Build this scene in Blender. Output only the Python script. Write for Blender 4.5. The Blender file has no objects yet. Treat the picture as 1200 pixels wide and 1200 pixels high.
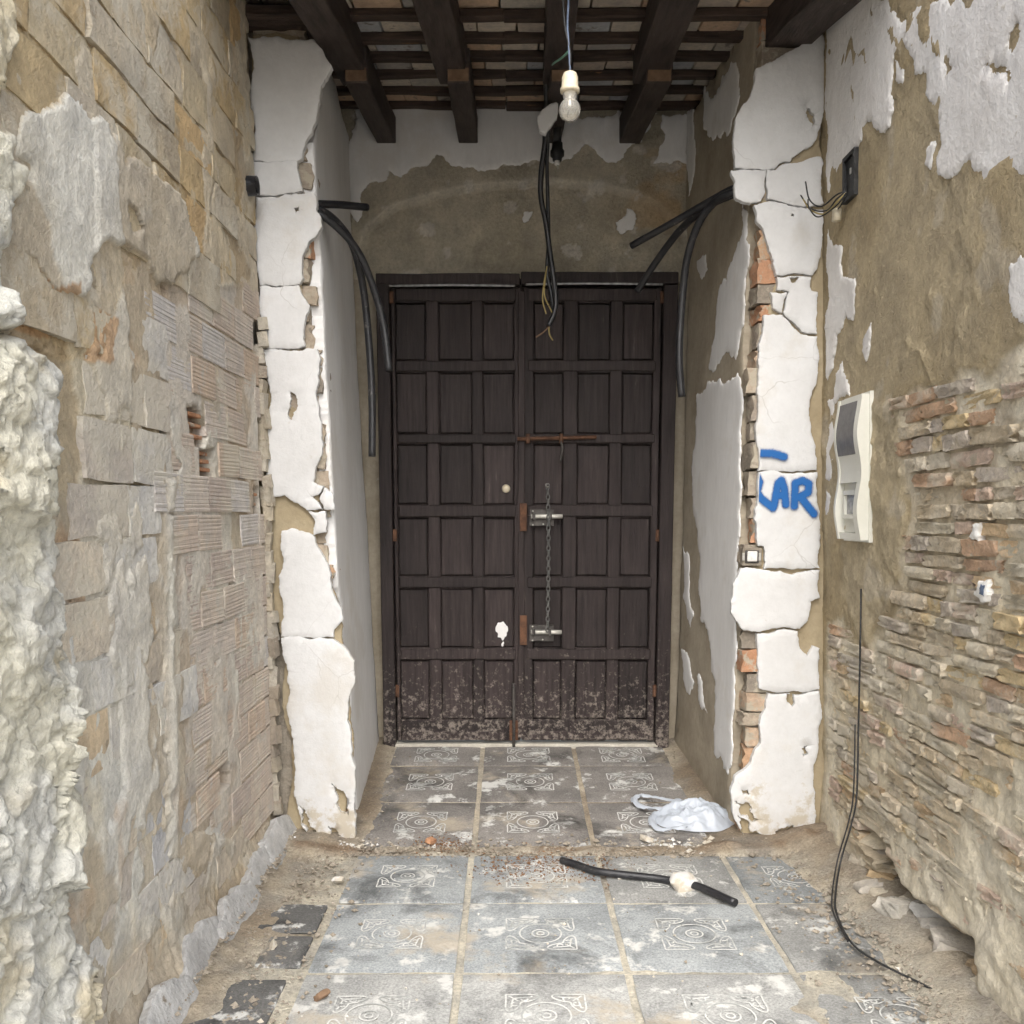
import bpy, bmesh, math, random
import numpy as np
from mathutils import Vector, Matrix, Euler
from mathutils.geometry import delaunay_2d_cdt
random.seed(7)
scene = bpy.context.scene
COL = scene.collection

# ------------------------------------------------------------------ camera
FPX, CX, CY, PITCH, CAMH = 1100.0, 597.0, 735.0, math.radians(7.0), 1.40
cam_d = bpy.data.cameras.new('camera')
cam = bpy.data.objects.new('camera', cam_d); COL.objects.link(cam)
cam.location = (0, 0, CAMH)
cam.rotation_euler = (math.pi / 2 - PITCH, 0, 0)
cam_d.sensor_width = 36; cam_d.lens = 36 * FPX / 1200
cam_d.shift_x = (600 - CX) / 1200; cam_d.shift_y = (CY - 600) / 1200
cam_d.clip_start = 0.05; cam_d.clip_end = 1500
scene.camera = cam

# ------------------------------------------------------------------ light: bright overcast, sun veiled behind the camera
SUN_EL, SUN_AZ = math.radians(46), math.radians(182)      # azimuth from +Y, clockwise seen from above
world = bpy.data.worlds.new('World'); scene.world = world; world.use_nodes = True
wn = world.node_tree.nodes; wl = world.node_tree.links
for n in list(wn): wn.remove(n)
sky = wn.new('ShaderNodeTexSky'); sky.sky_type = 'NISHITA'; sky.sun_disc = False
sky.sun_elevation = SUN_EL; sky.sun_rotation = SUN_AZ; sky.dust_density = 4.0; sky.air_density = 1.0
hs = wn.new('ShaderNodeHueSaturation'); hs.inputs['Saturation'].default_value = 0.45
bg = wn.new('ShaderNodeBackground'); bg.inputs['Strength'].default_value = 0.15
wo = wn.new('ShaderNodeOutputWorld')
wl.new(sky.outputs[0], hs.inputs['Color']); wl.new(hs.outputs[0], bg.inputs[0]); wl.new(bg.outputs[0], wo.inputs[0])
sun_d = bpy.data.lights.new('sun', 'SUN'); sun_d.energy = 1.0; sun_d.angle = math.radians(60); sun_d.color = (1.0, .985, .955)
sun = bpy.data.objects.new('sun', sun_d); COL.objects.link(sun); sun.location = (1, -4, 8)
sdir = Vector((math.sin(SUN_AZ) * math.cos(SUN_EL), math.cos(SUN_AZ) * math.cos(SUN_EL), math.sin(SUN_EL)))
sun.rotation_euler = sdir.to_track_quat('Z', 'Y').to_euler()
scene.view_settings.view_transform = 'Standard'; scene.view_settings.look = 'None'
scene.view_settings.gamma = 1; scene.view_settings.exposure = 1.18
scene.cycles.use_adaptive_sampling = True; scene.cycles.adaptive_threshold = .035; scene.cycles.adaptive_min_samples = 12
scene.cycles.max_bounces = 4; scene.cycles.diffuse_bounces = 3; scene.cycles.glossy_bounces = 2; scene.cycles.transmission_bounces = 6

# ------------------------------------------------------------------ pixel -> ray helpers (photo is 1200 x 1200)
CP, SP = math.cos(PITCH), math.sin(PITCH)
ORG = np.array([0, 0, CAMH])
def ray(px, py):
    a, b = (px - CX) / FPX, -(py - CY) / FPX
    return np.array([a, CP + b * SP, -SP + b * CP])
def proj(X, Y, Z):
    dz = Z - CAMH
    d = Y * CP - dz * SP
    d = np.where(np.abs(d) < .05, .05, d)
    return CX + FPX * X / d, CY - FPX * (Y * SP + dz * CP) / d
def atY(px, py, Y):
    d = ray(px, py); return ORG + d * (Y / d[1])

class Frame:
    def __init__(s, O, U, V):
        s.O = np.array(O, float); s.U = np.array(U, float); s.U /= np.linalg.norm(s.U)
        V = np.array(V, float); V = V - s.U * V.dot(s.U); s.V = V / np.linalg.norm(V)
        s.N = np.cross(s.U, s.V)
    def uv(s, px, py, n=0.0):
        d = ray(px, py); t = ((s.O + s.N * n) - ORG).dot(s.N) / d.dot(s.N)
        p = ORG + d * t - s.O
        return p.dot(s.U), p.dot(s.V)
    def P(s, u, v, n=0.0):
        u = np.asarray(u, float)[..., None]; v = np.asarray(v, float)[..., None]; n = np.asarray(n, float)[..., None]
        return s.O + u * s.U + v * s.V + n * s.N
    def px(s, px, py, n=0.0):
        u, v = s.uv(px, py, n); return s.P(u, v, n)
    def rot(s):
        return Matrix((s.U, s.V, s.N)).transposed().to_euler()
YP, YD = 3.89, 5.20
LW = Frame((-1.0, 0, 0), (0, 1, 0), (0, 0, 1))                     # n = +X
RW = Frame((1.35, 0, 0), (0, -1, 0), (-.040, 0, 1))                    # n = -X  (u = -Y)
PF = Frame((0, YP, 0), (1, 0, 0), (0, 0, 1))                       # n = -Y
BW = Frame((0, YD, 0), (1, 0, 0), (0, 0, 1))
LR = Frame((-0.685, 3.95, 0), (-0.05, 1.27, 0), (-0.032, 0, 1))    # n ~ +X
RR = Frame((.972, 3.95, 0), (0.04, -1.27, 0), (0, 0, 1))            # n ~ -X
FL = Frame((0, 0, 0), (1, 0, 0), (0, 1, 0))
STEP_Y, SLOPE = 3.75, 0.076
IFL = Frame((0, STEP_Y, 0), (1, 0, 0), (0, 1, SLOPE))
def floor_z(Y): return max(0.0, (min(Y, YD + .05) - STEP_Y) * SLOPE)
CSL = 0.123                                                        # ceiling slope
def ceil_z(Y): return 3.446 + CSL * (Y - 5.22)

# ------------------------------------------------------------------ noise
def _h(ix, iy, iz, seed):
    h = (ix.astype(np.int64) * 374761393 + iy.astype(np.int64) * 668265263 + iz.astype(np.int64) * 2147483647 + seed * 1274126177) & 0xffffffff
    h = ((h ^ (h >> 13)) * 1274126177) & 0xffffffff
    h = ((h ^ (h >> 16)) * 2246822519) & 0xffffffff
    return ((h ^ (h >> 15)) & 0xffffff) / float(0xffffff)
def vn(x, y, z=0.0, seed=0):
    x, y, z = np.broadcast_arrays(np.asarray(x, float), np.asarray(y, float), np.asarray(z, float))
    ix, iy, iz = np.floor(x), np.floor(y), np.floor(z)
    fx, fy, fz = x - ix, y - iy, z - iz
    fx, fy, fz = [f * f * f * (f * (f * 6 - 15) + 10) for f in (fx, fy, fz)]
    r = 0
    for dx in (0, 1):
        for dy in (0, 1):
            for dz in (0, 1):
                w = (fx if dx else 1 - fx) * (fy if dy else 1 - fy) * (fz if dz else 1 - fz)
                r = r + w * _h(ix + dx, iy + dy, iz + dz, seed)
    return r * 2 - 1
def fbm(x, y, z=0.0, oct=5, seed=0, gain=.5):
    r, a, s = 0, 1, 0
    for o in range(oct):
        k = 2.03 ** o
        r = r + a * vn(np.asarray(x) * k, np.asarray(y) * k, np.asarray(z) * k, seed + o * 17); s += a; a *= gain
    return r / s
def ridged(x, y, z=0.0, oct=4, seed=0):
    r, a, s = 0, 1, 0
    for o in range(oct):
        k = 2.1 ** o
        r = r + a * (1 - np.abs(vn(np.asarray(x) * k, np.asarray(y) * k, np.asarray(z) * k, seed + o * 13))); s += a; a *= .5
    return r / s
def facets(u, v, scale, seed):
    """broken angular chips: random height and tilt inside each irregular cell (about -1..1)"""
    x, y = u * scale, v * scale; ix, iy = np.floor(x), np.floor(y); z = np.zeros_like(ix)
    best = np.full(x.shape, 9e9); h = np.zeros_like(x)
    for dx in (-1, 0, 1):
        for dy in (-1, 0, 1):
            cx, cy = ix + dx, iy + dy
            ox, oy = x - cx - _h(cx, cy, z, seed), y - cy - _h(cx, cy, z, seed + 1)
            d = ox * ox + oy * oy; m = d < best
            hh = (_h(cx, cy, z, seed + 2) - .5) * 1.2 + (_h(cx, cy, z, seed + 3) - .5) * 1.6 * ox + (_h(cx, cy, z, seed + 4) - .5) * 1.6 * oy
            best = np.where(m, d, best); h = np.where(m, hh, h)
    return h
def sstep(a, b, x):
    t = np.clip((x - a) / (b - a), 0, 1); return t * t * (3 - 2 * t)
def inpoly(x, y, poly):
    x = np.asarray(x, float); y = np.asarray(y, float)
    r = np.zeros(x.shape, bool); n = len(poly)
    for i in range(n):
        x1, y1 = poly[i]; x2, y2 = poly[(i + 1) % n]
        if y1 == y2: continue
        c = ((y1 > y) != (y2 > y)) & (x < (x2 - x1) * (y - y1) / (y2 - y1) + x1)
        r ^= c
    return r
def polydist(x, y, poly):
    """signed distance in the polygon's own units, positive inside"""
    d = np.full(np.shape(x), 1e9)
    n = len(poly)
    for i in range(n):
        x1, y1 = poly[i]; x2, y2 = poly[(i + 1) % n]
        dx, dy = x2 - x1, y2 - y1
        t = np.clip(((x - x1) * dx + (y - y1) * dy) / max(dx * dx + dy * dy, 1e-9), 0, 1)
        d = np.minimum(d, np.hypot(x - x1 - t * dx, y - y1 - t * dy))
    return np.where(inpoly(x, y, poly), d, -d)

# ------------------------------------------------------------------ materials
def mat(name, c1, c2, scale=5.0, src=None, spots=None, spot_scale=30, spot_lo=.62, rough=.9, bump=.35, bscale=70, bdist=.004,
        stretch=(1, 1, 1), metallic=0.0, var=(.75, 1.2), spec=.3, extra=None, smear=None, objrand=None):
    m = bpy.data.materials.new(name); m.use_nodes = True
    nt = m.node_tree; N = nt.nodes; L = nt.links
    b = N['Principled BSDF']
    geo = N.new('ShaderNodeNewGeometry')
    mp = N.new('ShaderNodeMapping'); mp.inputs['Scale'].default_value = stretch
    L.new(geo.outputs['Position'], mp.inputs['Vector'])
    n1 = N.new('ShaderNodeTexNoise'); n1.inputs['Scale'].default_value = scale; n1.inputs['Detail'].default_value = 5; n1.inputs['Roughness'].default_value = .62
    L.new(mp.outputs[0], n1.inputs['Vector'])
    r1 = N.new('ShaderNodeMapRange'); r1.inputs[1].default_value = .33; r1.inputs[2].default_value = .67
    L.new(n1.outputs['Fac'], r1.inputs[0])
    mx = N.new('ShaderNodeMix'); mx.data_type = 'RGBA'
    mx.inputs['A'].default_value = (*c1, 1); mx.inputs['B'].default_value = (*c2, 1)
    L.new(r1.outputs[0], mx.inputs['Factor'])
    out = mx.outputs['Result']
    if src:
        mu = N.new('ShaderNodeMix'); mu.data_type = 'RGBA'; mu.blend_type = 'MULTIPLY'; mu.inputs['Factor'].default_value = 1
        if src == 'attr':
            at = N.new('ShaderNodeAttribute'); at.attribute_name = 'col'; so = at.outputs['Color']
        else:
            at = N.new('ShaderNodeObjectInfo'); so = at.outputs['Color']
        L.new(out, mu.inputs['A']); L.new(so, mu.inputs['B']); out = mu.outputs['Result']
    # broad brightness drift and fine grain
    n2 = N.new('ShaderNodeTexNoise'); n2.inputs['Scale'].default_value = bscale; n2.inputs['Detail'].default_value = 5; n2.inputs['Roughness'].default_value = .74
    L.new(mp.outputs[0], n2.inputs['Vector'])
    r2 = N.new('ShaderNodeMapRange'); r2.inputs[1].default_value = .25; r2.inputs[2].default_value = .75
    r2.inputs[3].default_value = var[0]; r2.inputs[4].default_value = var[1]
    L.new(n2.outputs['Fac'], r2.inputs[0])
    m2 = N.new('ShaderNodeMix'); m2.data_type = 'RGBA'; m2.blend_type = 'MULTIPLY'; m2.inputs['Factor'].default_value = 1
    L.new(out, m2.inputs['A']); L.new(r2.outputs[0], m2.inputs['B']); out = m2.outputs['Result']
    if spots:
        n3 = N.new('ShaderNodeTexNoise'); n3.inputs['Scale'].default_value = spot_scale; n3.inputs['Detail'].default_value = 5; n3.inputs['Roughness'].default_value = .7
        L.new(mp.outputs[0], n3.inputs['Vector'])
        r3 = N.new('ShaderNodeMapRange'); r3.inputs[1].default_value = spot_lo; r3.inputs[2].default_value = spot_lo + .07
        L.new(n3.outputs['Fac'], r3.inputs[0])
        m3 = N.new('ShaderNodeMix'); m3.data_type = 'RGBA'; m3.inputs['B'].default_value = (*spots, 1)
        L.new(r3.outputs[0], m3.inputs['Factor']); L.new(out, m3.inputs['A']); out = m3.outputs['Result']
    if objrand:
        oi = N.new('ShaderNodeObjectInfo'); ro = N.new('ShaderNodeMapRange'); ro.inputs[3].default_value = objrand[0]; ro.inputs[4].default_value = objrand[1]
        L.new(oi.outputs['Random'], ro.inputs[0])
        mo = N.new('ShaderNodeMix'); mo.data_type = 'RGBA'; mo.blend_type = 'MULTIPLY'; mo.inputs['Factor'].default_value = 1
        L.new(out, mo.inputs['A']); L.new(ro.outputs[0], mo.inputs['B']); out = mo.outputs['Result']
    if smear:
        n4 = N.new('ShaderNodeTexNoise'); n4.inputs['Scale'].default_value = smear[1]; n4.inputs['Detail'].default_value = 7; n4.inputs['Roughness'].default_value = .68
        L.new(geo.outputs['Position'], n4.inputs['Vector'])
        r4 = N.new('ShaderNodeMapRange'); r4.inputs[1].default_value = smear[2]; r4.inputs[2].default_value = smear[2] + .09; r4.inputs[4].default_value = smear[3]
        L.new(n4.outputs['Fac'], r4.inputs[0])
        m4 = N.new('ShaderNodeMix'); m4.data_type = 'RGBA'; m4.inputs['B'].default_value = (*smear[0], 1)
        L.new(r4.outputs[0], m4.inputs['Factor']); L.new(out, m4.inputs['A']); out = m4.outputs['Result']
    if extra: out = extra(N, L, geo, out)
    L.new(out, b.inputs['Base Color'])
    b.inputs['Roughness'].default_value = rough; b.inputs['Metallic'].default_value = metallic
    b.inputs['Specular IOR Level'].default_value = spec
    if bump > 0:
        bp = N.new('ShaderNodeBump'); bp.inputs['Strength'].default_value = bump; bp.inputs['Distance'].default_value = bdist * 2
        L.new(n2.outputs['Fac'], bp.inputs['Height']); L.new(bp.outputs[0], b.inputs['Normal'])
    return m

def cracks(N, L, geo, out):
    """hairline cracks and a few dark pits"""
    nz = N.new('ShaderNodeTexNoise'); nz.inputs['Scale'].default_value = 3; nz.inputs['Detail'].default_value = 4
    L.new(geo.outputs['Position'], nz.inputs['Vector'])
    ad = N.new('ShaderNodeMix'); ad.data_type = 'VECTOR'; ad.inputs['Factor'].default_value = .22
    L.new(geo.outputs['Position'], ad.inputs['A']); L.new(nz.outputs['Color'], ad.inputs['B'])
    vo = N.new('ShaderNodeTexVoronoi'); vo.feature = 'DISTANCE_TO_EDGE'; vo.inputs['Scale'].default_value = 3.4
    L.new(ad.outputs['Result'], vo.inputs['Vector'])
    r = N.new('ShaderNodeMapRange'); r.inputs[1].default_value = .0; r.inputs[2].default_value = .0055; r.inputs[3].default_value = 1; r.inputs[4].default_value = 0
    L.new(vo.outputs['Distance'], r.inputs[0])
    k = N.new('ShaderNodeMapRange'); k.inputs[1].default_value = .50; k.inputs[2].default_value = .60; k.inputs[4].default_value = .35
    L.new(nz.outputs['Fac'], k.inputs[0])
    mu = N.new('ShaderNodeMath'); mu.operation = 'MULTIPLY'; L.new(r.outputs[0], mu.inputs[0]); L.new(k.outputs[0], mu.inputs[1])
    m = N.new('ShaderNodeMix'); m.data_type = 'RGBA'; m.inputs['B'].default_value = (.22, .19, .15, 1)
    L.new(mu.outputs[0], m.inputs['Factor']); L.new(out, m.inputs['A'])
    # earth splashed over the lowest hand's breadth
    sx = N.new('ShaderNodeSeparateXYZ'); L.new(geo.outputs['Position'], sx.inputs[0])
    mr = N.new('ShaderNodeMapRange'); mr.inputs[1].default_value = .40; mr.inputs[2].default_value = .02; mr.inputs[3].default_value = -.15; mr.inputs[4].default_value = .16
    L.new(sx.outputs['Z'], mr.inputs[0])
    n5 = N.new('ShaderNodeTexNoise'); n5.inputs['Scale'].default_value = 13; n5.inputs['Detail'].default_value = 6; n5.inputs['Roughness'].default_value = .7
    L.new(geo.outputs['Position'], n5.inputs['Vector'])
    a5 = N.new('ShaderNodeMath'); a5.operation = 'ADD'; L.new(mr.outputs[0], a5.inputs[0]); L.new(n5.outputs['Fac'], a5.inputs[1])
    r5 = N.new('ShaderNodeMapRange'); r5.inputs[1].default_value = .56; r5.inputs[2].default_value = .66; r5.inputs[4].default_value = .8
    L.new(a5.outputs[0], r5.inputs[0])
    m5 = N.new('ShaderNodeMix'); m5.data_type = 'RGBA'; m5.inputs['B'].default_value = (.47, .41, .31, 1)
    L.new(r5.outputs[0], m5.inputs['Factor']); L.new(m.outputs['Result'], m5.inputs['A'])
    return m5.outputs['Result']
def stains(N, L, geo, out):
    """damp dark stains with soft wandering outlines"""
    nz = N.new('ShaderNodeTexNoise'); nz.inputs['Scale'].default_value = 2.9; nz.inputs['Detail'].default_value = 7; nz.inputs['Roughness'].default_value = .66; nz.inputs['Distortion'].default_value = .6
    L.new(geo.outputs['Position'], nz.inputs['Vector'])
    r = N.new('ShaderNodeMapRange'); r.inputs[1].default_value = .53; r.inputs[2].default_value = .66; r.inputs[3].default_value = 1; r.inputs[4].default_value = .42
    L.new(nz.outputs['Fac'], r.inputs[0])
    m = N.new('ShaderNodeMix'); m.data_type = 'RGBA'; m.blend_type = 'MULTIPLY'; m.inputs['Factor'].default_value = 1
    L.new(out, m.inputs['A']); L.new(r.outputs[0], m.inputs['B'])
    return m.outputs['Result']
def door_dust(N, L, geo, out):
    """pale dried splash dust on the lowest part of the door, grey scuffs above"""
    sx = N.new('ShaderNodeSeparateXYZ'); L.new(geo.outputs['Position'], sx.inputs[0])
    mr = N.new('ShaderNodeMapRange'); mr.inputs[1].default_value = 1.1; mr.inputs[2].default_value = .15; mr.inputs[3].default_value = -.16; mr.inputs[4].default_value = .12
    L.new(sx.outputs['Z'], mr.inputs[0])
    nz = N.new('ShaderNodeTexNoise'); nz.inputs['Scale'].default_value = 38; nz.inputs['Detail'].default_value = 5; nz.inputs['Roughness'].default_value = .75
    L.new(geo.outputs['Position'], nz.inputs['Vector'])
    ad = N.new('ShaderNodeMath'); ad.operation = 'ADD'; L.new(mr.outputs[0], ad.inputs[0]); L.new(nz.outputs['Fac'], ad.inputs[1])
    rr = N.new('ShaderNodeMapRange'); rr.inputs[1].default_value = .58; rr.inputs[2].default_value = .72; rr.inputs[4].default_value = .85
    L.new(ad.outputs[0], rr.inputs[0])
    m = N.new('ShaderNodeMix'); m.data_type = 'RGBA'; m.inputs['B'].default_value = (.25, .215, .185, 1)
    L.new(rr.outputs[0], m.inputs['Factor']); L.new(out, m.inputs['A'])
    return m.outputs['Result']

M = {}
SM_L = ((.61, .57, .475), 2.6, .50, .66)
SM_R = ((.72, .665, .545), 3.4, .50, .6)
M['plaster'] = mat('white_plaster', (.61, .605, .595), (.68, .68, .675), 3, spots=(.52, .50, .45), spot_scale=9, spot_lo=.66, bump=.3, bscale=30, bdist=.005, var=(.94, 1.04), smear=((.57, .54, .49), 1.7, .54, .6), extra=cracks)
M['limewash'] = mat('lime_plaster', (.66, .635, .61), (.76, .745, .725), 4, spots=(.50, .46, .40), spot_scale=14, spot_lo=.65, bump=.6, bscale=28, bdist=.006, var=(.9, 1.06), extra=cracks)
M['greyplaster'] = mat('grey_gypsum', (.70, .69, .675), (.79, .785, .775), 3, stretch=(1, 1, .35), spots=(.55, .51, .45), spot_scale=10, spot_lo=.68, bump=.22, bscale=25, var=(.93, 1.05), smear=((.62, .59, .54), 1.9, .56, .5))
M['render'] = mat('brown_render', (.33, .265, .165), (.42, .35, .235), 3.5, spots=(.48, .43, .36), spot_scale=22, spot_lo=.70, bump=.4, bscale=40, var=(.85, 1.1))
M['backrender'] = mat('old_render', (.32, .275, .205), (.44, .385, .30), 4.5, spots=(.50, .46, .40), spot_scale=11, spot_lo=.68, bump=.4, bscale=35, var=(.85, 1.12))
M['wall'] = mat('weathered_wall', (.84, .84, .84), (1.15, 1.14, 1.1), 9, src='attr', bump=.75, bscale=55, bdist=.007, var=(.74, 1.18))
M['stone'] = mat('sandstone', (.80, .80, .82), (1.15, 1.13, 1.08), 7, src='obj', spots=(.36, .30, .22), spot_scale=13, spot_lo=.62, bump=.8, bscale=38, bdist=.008, var=(.76, 1.16), smear=SM_L)
M['brick'] = mat('old_brick', (.8, .8, .82), (1.15, 1.12, 1.08), 12, src='obj', spots=(.46, .40, .31), spot_scale=16, spot_lo=.57, bump=.9, bscale=50, bdist=.008, var=(.7, 1.2), smear=SM_R)
M['hollow'] = mat('hollow_brick_clay', (.85, .85, .87), (1.1, 1.08, 1.05), 10, src='obj', spots=(.50, .46, .41), spot_scale=12, spot_lo=.56, bump=.5, bscale=60, var=(.8, 1.15), smear=SM_L)
M['corebrick'] = mat('broken_clay', (.85, .85, .87), (1.1, 1.08, 1.05), 10, src='obj', spots=(.42, .37, .29), spot_scale=17, spot_lo=.50, bump=.7, bscale=60, var=(.75, 1.2))
M['terracotta'] = mat('terracotta', (.36, .17, .09), (.50, .28, .16), 14, src=None, spots=(.42, .37, .30), spot_scale=20, spot_lo=.55, bump=.5, bscale=60)
M['mortar'] = mat('old_mortar', (.24, .205, .16), (.38, .335, .27), 12, bump=.8, bscale=50, bdist=.006)
M['tile'] = mat('cement_tile', (.72, .73, .73), (1.2, 1.2, 1.18), 4, src='obj', spots=(.60, .60, .57), spot_scale=7, spot_lo=.56, rough=.62, bump=.3, bscale=130, bdist=.002, var=(.45, 1.55), smear=((.46, .40, .31), 2.3, .55, .75), extra=stains)
M['motif'] = mat('inlay_white', (.56, .56, .535), (.68, .68, .65), 20, spots=(.38, .39, .375), spot_scale=7, spot_lo=.49, rough=.8, bump=.2, bscale=90)
M['dirt'] = mat('dirt', (.80, .80, .80), (1.2, 1.18, 1.12), 9, src='attr', spots=(.56, .51, .43), spot_scale=45, spot_lo=.63, bump=.9, bscale=90, bdist=.008, var=(.6, 1.35))
M['door'] = mat('dark_stained_wood', (.020, .0145, .0140), (.046, .0345, .033), 7, stretch=(7, 7, .5), spots=(.11, .09, .08), spot_scale=7, spot_lo=.66, rough=.62, bump=.5, bscale=20, bdist=.003, var=(.7, 1.3), extra=door_dust, objrand=(.72, 1.3))
M['beam'] = mat('beam_wood', (.034, .026, .024), (.085, .066, .058), 6, stretch=(6, .6, 6), spots=(.24, .20, .17), spot_scale=9, spot_lo=.66, rough=.65, bump=.6, bscale=18, bdist=.004)
M['batten'] = mat('batten_wood', (.035, .024, .02), (.10, .07, .055), 7, stretch=(.8, 6, 6), spots=(.30, .16, .08), spot_scale=5, spot_lo=.64, rough=.8, bump=.6, bscale=20, bdist=.004)
M['endgrain'] = mat('sawn_end_wood', (.15, .095, .06), (.25, .16, .10), 14, bump=.5, bscale=40)
M['ceilbrick'] = mat('ceiling_brick', (.75, .75, .78), (1.2, 1.15, 1.1), 10, src='obj', spots=(.22, .20, .18), spot_scale=10, spot_lo=.58, bump=.6, bscale=50)
M['black'] = mat('black_pvc', (.012, .012, .014), (.028, .028, .030), 12, rough=.38, bump=.12, bscale=60, spots=(.14, .13, .12), spot_scale=18, spot_lo=.62, spec=.5)
M['blackwire'] = mat('black_wire', (.02, .02, .02), (.04, .04, .04), 12, rough=.5, bump=0)
M['cream'] = mat('cream_plastic', (.62, .61, .53), (.68, .67, .60), 4, rough=.35, bump=.03, spec=.5, var=(.96, 1.03), spots=(.46, .43, .36), spot_scale=8, spot_lo=.70)
M['ivory'] = mat('ivory_bakelite', (.58, .50, .36), (.66, .60, .46), 9, rough=.35, bump=.05, spec=.5)
M['smoke'] = mat('smoky_pane', (.045, .042, .042), (.11, .10, .10), 26, rough=.32, bump=.05, spec=.35, spots=(.16, .15, .145), spot_scale=30, spot_lo=.64)
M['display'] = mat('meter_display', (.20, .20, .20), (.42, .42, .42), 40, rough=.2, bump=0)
M['rust'] = mat('rusty_iron', (.07, .035, .022), (.16, .08, .045), 25, rough=.8, bump=.4, bscale=90)
M['iron'] = mat('dull_iron', (.05, .045, .042), (.13, .12, .11), 20, rough=.5, metallic=.4, bump=.3, bscale=90)
M['steel'] = mat('worn_steel', (.42, .41, .37), (.60, .58, .53), 20, rough=.4, metallic=.3, bump=.1)
M['white'] = mat('white_paint', (.72, .70, .66), (.80, .79, .75), 12, rough=.5, bump=.1)
M['wirey'] = mat('yellow_wire', (.28, .22, .08), (.36, .28, .12), 12, rough=.5, bump=0)
M['wireb'] = mat('blue_wire', (.09, .12, .19), (.13, .17, .24), 12, rough=.5, bump=0)
M['wireg'] = mat('green_wire', (.16, .36, .27), (.24, .45, .34), 12, rough=.5, bump=0)
M['skirt'] = mat('skirting_plaster', (.40, .395, .385), (.56, .555, .54), 7, spots=(.30, .26, .21), spot_scale=14, spot_lo=.60, bump=.8, bscale=35, bdist=.008)
M['chain'] = mat('chain_steel', (.10, .10, .098), (.20, .20, .19), 40, rough=.45, metallic=.3, bump=0)
M['daylight_cream'] = mat('painted_daylight', (.42, .39, .33), (.56, .53, .46), 8, bump=.3)  # cream tone painted for the daylight under the door
M['dust'] = mat('brown_dust', (.14, .075, .04), (.24, .14, .075), 30, bump=0)
M['rubblestone'] = mat('rubble_stone', (.82, .82, .82), (1.15, 1.13, 1.1), 10, src='obj', spots=(.48, .44, .36), spot_scale=14, spot_lo=.6, bump=.7, bscale=50, bdist=.006)
M['roof'] = mat('roof_tile', (.30, .16, .10), (.40, .24, .15), 6, bump=.4)
M['street'] = mat('street_ground', (.24, .22, .20), (.32, .30, .27), 2, bump=.4, bscale=60)

def glass_mat():
    m = bpy.data.materials.new('bulb_glass'); m.use_nodes = True
    b = m.node_tree.nodes['Principled BSDF']
    b.inputs['Base Color'].default_value = (.97, .94, .86, 1); b.inputs['Roughness'].default_value = .12
    b.inputs['Transmission Weight'].default_value = .82; b.inputs['IOR'].default_value = 1.15
    return m
M['glass'] = glass_mat()
def bag_mat():
    m = bpy.data.materials.new('thin_plastic'); m.use_nodes = True
    nt = m.node_tree; b = nt.nodes['Principled BSDF']
    b.inputs['Base Color'].default_value = (.58, .63, .70, 1); b.inputs['Roughness'].default_value = .33
    tr = nt.nodes.new('ShaderNodeBsdfTranslucent'); tr.inputs['Color'].default_value = (.75, .78, .82, 1)
    ms = nt.nodes.new('ShaderNodeMixShader'); ms.inputs[0].default_value = .3
    nt.links.new(b.outputs[0], ms.inputs[1]); nt.links.new(tr.outputs[0], ms.inputs[2])
    nt.links.new(ms.outputs[0], nt.nodes['Material Output'].inputs[0])
    return m
M['bag'] = bag_mat()
def spray_mat():
    m = bpy.data.materials.new('blue_spray_paint'); m.use_nodes = True
    nt = m.node_tree; b = nt.nodes['Principled BSDF']
    b.inputs['Base Color'].default_value = (.004, .105, .35, 1); b.inputs['Roughness'].default_value = .6
    at = nt.nodes.new('ShaderNodeAttribute'); at.attribute_name = 'cover'
    tr = nt.nodes.new('ShaderNodeBsdfTransparent'); ms = nt.nodes.new('ShaderNodeMixShader')
    nt.links.new(at.outputs['Fac'], ms.inputs[0]); nt.links.new(tr.outputs[0], ms.inputs[1]); nt.links.new(b.outputs[0], ms.inputs[2])
    nt.links.new(ms.outputs[0], nt.nodes['Material Output'].inputs[0])
    return m
M['spray'] = spray_mat()

# ------------------------------------------------------------------ object helpers
def mesh(name, V, F, smooth=False):
    me = bpy.data.meshes.new(name)
    me.from_pydata([tuple(map(float, v)) for v in V], [], [tuple(f) for f in F]); me.validate(); me.update()
    if smooth is True: me.polygons.foreach_set('use_smooth', [True] * len(me.polygons))
    elif smooth is not False: me.polygons.foreach_set('use_smooth', list(smooth)[:len(me.polygons)])
    return me
def link(name, me, material, parent=None, color=None):
    o = bpy.data.objects.new(name, me); COL.objects.link(o)
    if me is not None and material is not None and len(me.materials) == 0: me.materials.append(M[material])
    if color is not None: o.color = (*color, 1)
    if parent is not None:
        o.parent = parent
        o.matrix_parent_inverse = Matrix.LocRotScale(parent.location, parent.rotation_euler, parent.scale).inverted()
    return o
def tag(o, label, cat, group=None):
    o['label'] = label; o['category'] = cat
    if group: o['group'] = group
    return o
def thing(name, label, cat, loc=(0, 0, 0), group=None):
    o = bpy.data.objects.new(name, None); COL.objects.link(o); o.location = loc; o.empty_display_size = .1
    return tag(o, label, cat, group)

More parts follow.
